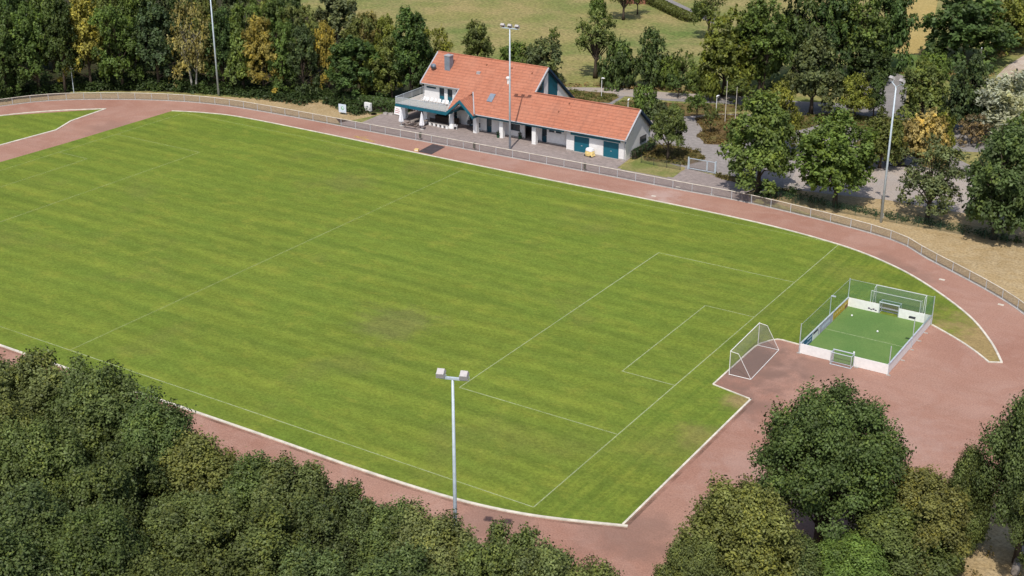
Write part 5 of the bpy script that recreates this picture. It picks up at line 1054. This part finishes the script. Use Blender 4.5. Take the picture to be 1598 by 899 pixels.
scatter('fence_line_undergrowth', pt, H_(len(pt), .5, 1.15), 32, .26, .17, (.055, .080, .026), .55, 6)
pt = along([(-14.99,44.76), (-11.87,46.74), (-11.40,48.84)], .35, .9, 17)
scatter('thicket', pt, H_(len(pt), .7, 1.5), 40, .30, .2, (.050, .085, .024), .8, 12)
pt = along([(-64.64,80.51), (-56.81,83.96), (-47.42,86.44), (-40.52,88.86), (-34.19,92.38)], .45, .9, 13)+along([(-17.93,117.79), (-13.16,124.02), (-6.82,124.80)], .4, 2.0, 14)+along([(-9.68,135.73), (-8.97,146.30), (-7.99,161.72)], .4, 1.5, 18)
scatter('dry_roadside_weeds', pt, H_(len(pt), .3, .9), 18, .34, .18, (.24, .165, .075), .6, 7)
pt = fill([(24, -22), (29, -15), (44, -15), (44, -38), (30, -33)], .35, 19)
scatter('bank_weeds', pt, H_(len(pt), .2, .6), 14, .22, .12, (.20, .155, .06), .45, 8)
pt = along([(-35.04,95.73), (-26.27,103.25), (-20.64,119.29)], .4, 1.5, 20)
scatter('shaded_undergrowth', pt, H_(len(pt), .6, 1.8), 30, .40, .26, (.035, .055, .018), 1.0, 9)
pt = fill([(-120, -50), (-45, -46), (18, -46), (26, -38), (20, -80), (-60, -80)], .10, 21)
scatter('woodland_ground_cover', pt, H_(len(pt), .4, 1.4), 24, .30, .2, (.040, .062, .020), 1.0, 10)

# --- clipped hedges are things of their own
def hedge(label, pl, w, h, col, ln=.34, wd=.24, seed=1, group=None):
    rng = np.random.default_rng(seed); ps = np.array(walk(pl, .25)); n = len(ps)
    t = thing('hedge', label, 'hedge', (0, 0, 0), 0, group)
    core = MB(); strip_prism(core, [tuple(p) for p in ps], w*.7, 0, h*.85); core.build('branches', M['wood_dark'], t)
    k = int(n*60*max(w, h)/1.5); idx = rng.integers(0, n, k); d = unit(rng.normal(size=(k, 3))); d[:, 2] = abs(d[:, 2])
    m = np.maximum(abs(d).max(1, keepdims=True), 1e-3); b = d/(.35*m+.65)
    C = np.concatenate([ps[idx], np.zeros((k, 1))], 1)+b*np.array([w*.5, w*.5, h*.55])+np.array([0, 0, h*.45]); low = rng.random(k) < .35; C[low, 2] *= rng.random(low.sum())
    me = leaf_mesh('foliage', C, d+rng.normal(size=(k, 3))*.4, ln, wd, rng.uniform(.7, 1.3, k), rng.random(k)*.8); f = bpy.data.objects.new('foliage', me); COL.objects.link(f); f.parent = t; f.color = (*col, 1)
hedge('long wide green hedge left of the terrace behind the sign boards', [(-87.69,51.56), (-84.27,51.46), (-81.36,51.96), (-77.91,52.38), (-77.06,54.24)], 2.2, 2.0, (.052, .088, .022), .4, .26, 1)
hedge('clipped yellowish hedge beside the far road at the top edge', [(-86.01,151.58), (-80.61,147.58), (-75.35,143.01), (-70.59,139.19), (-68.68,138.18)], 2.4, 1.7, (.11, .125, .03), .45, .3, 2)
hedge('dark clipped hedge against the wing gable wall', [(-35.7, 50.4), (-35.7, 53.2), (-35.7, 56.6)], .9, 1.35, (.030, .058, .022), .24, .16, 3)
for t in PLANTERS:
    cr = bpy.data.objects.new('plant', KIND['young'][0]); COL.objects.link(cr); cr.parent = t; cr.location = (0, 0, .40); cr.scale = (.075, .075, .085); cr.color = (.03, .055, .02, 1)
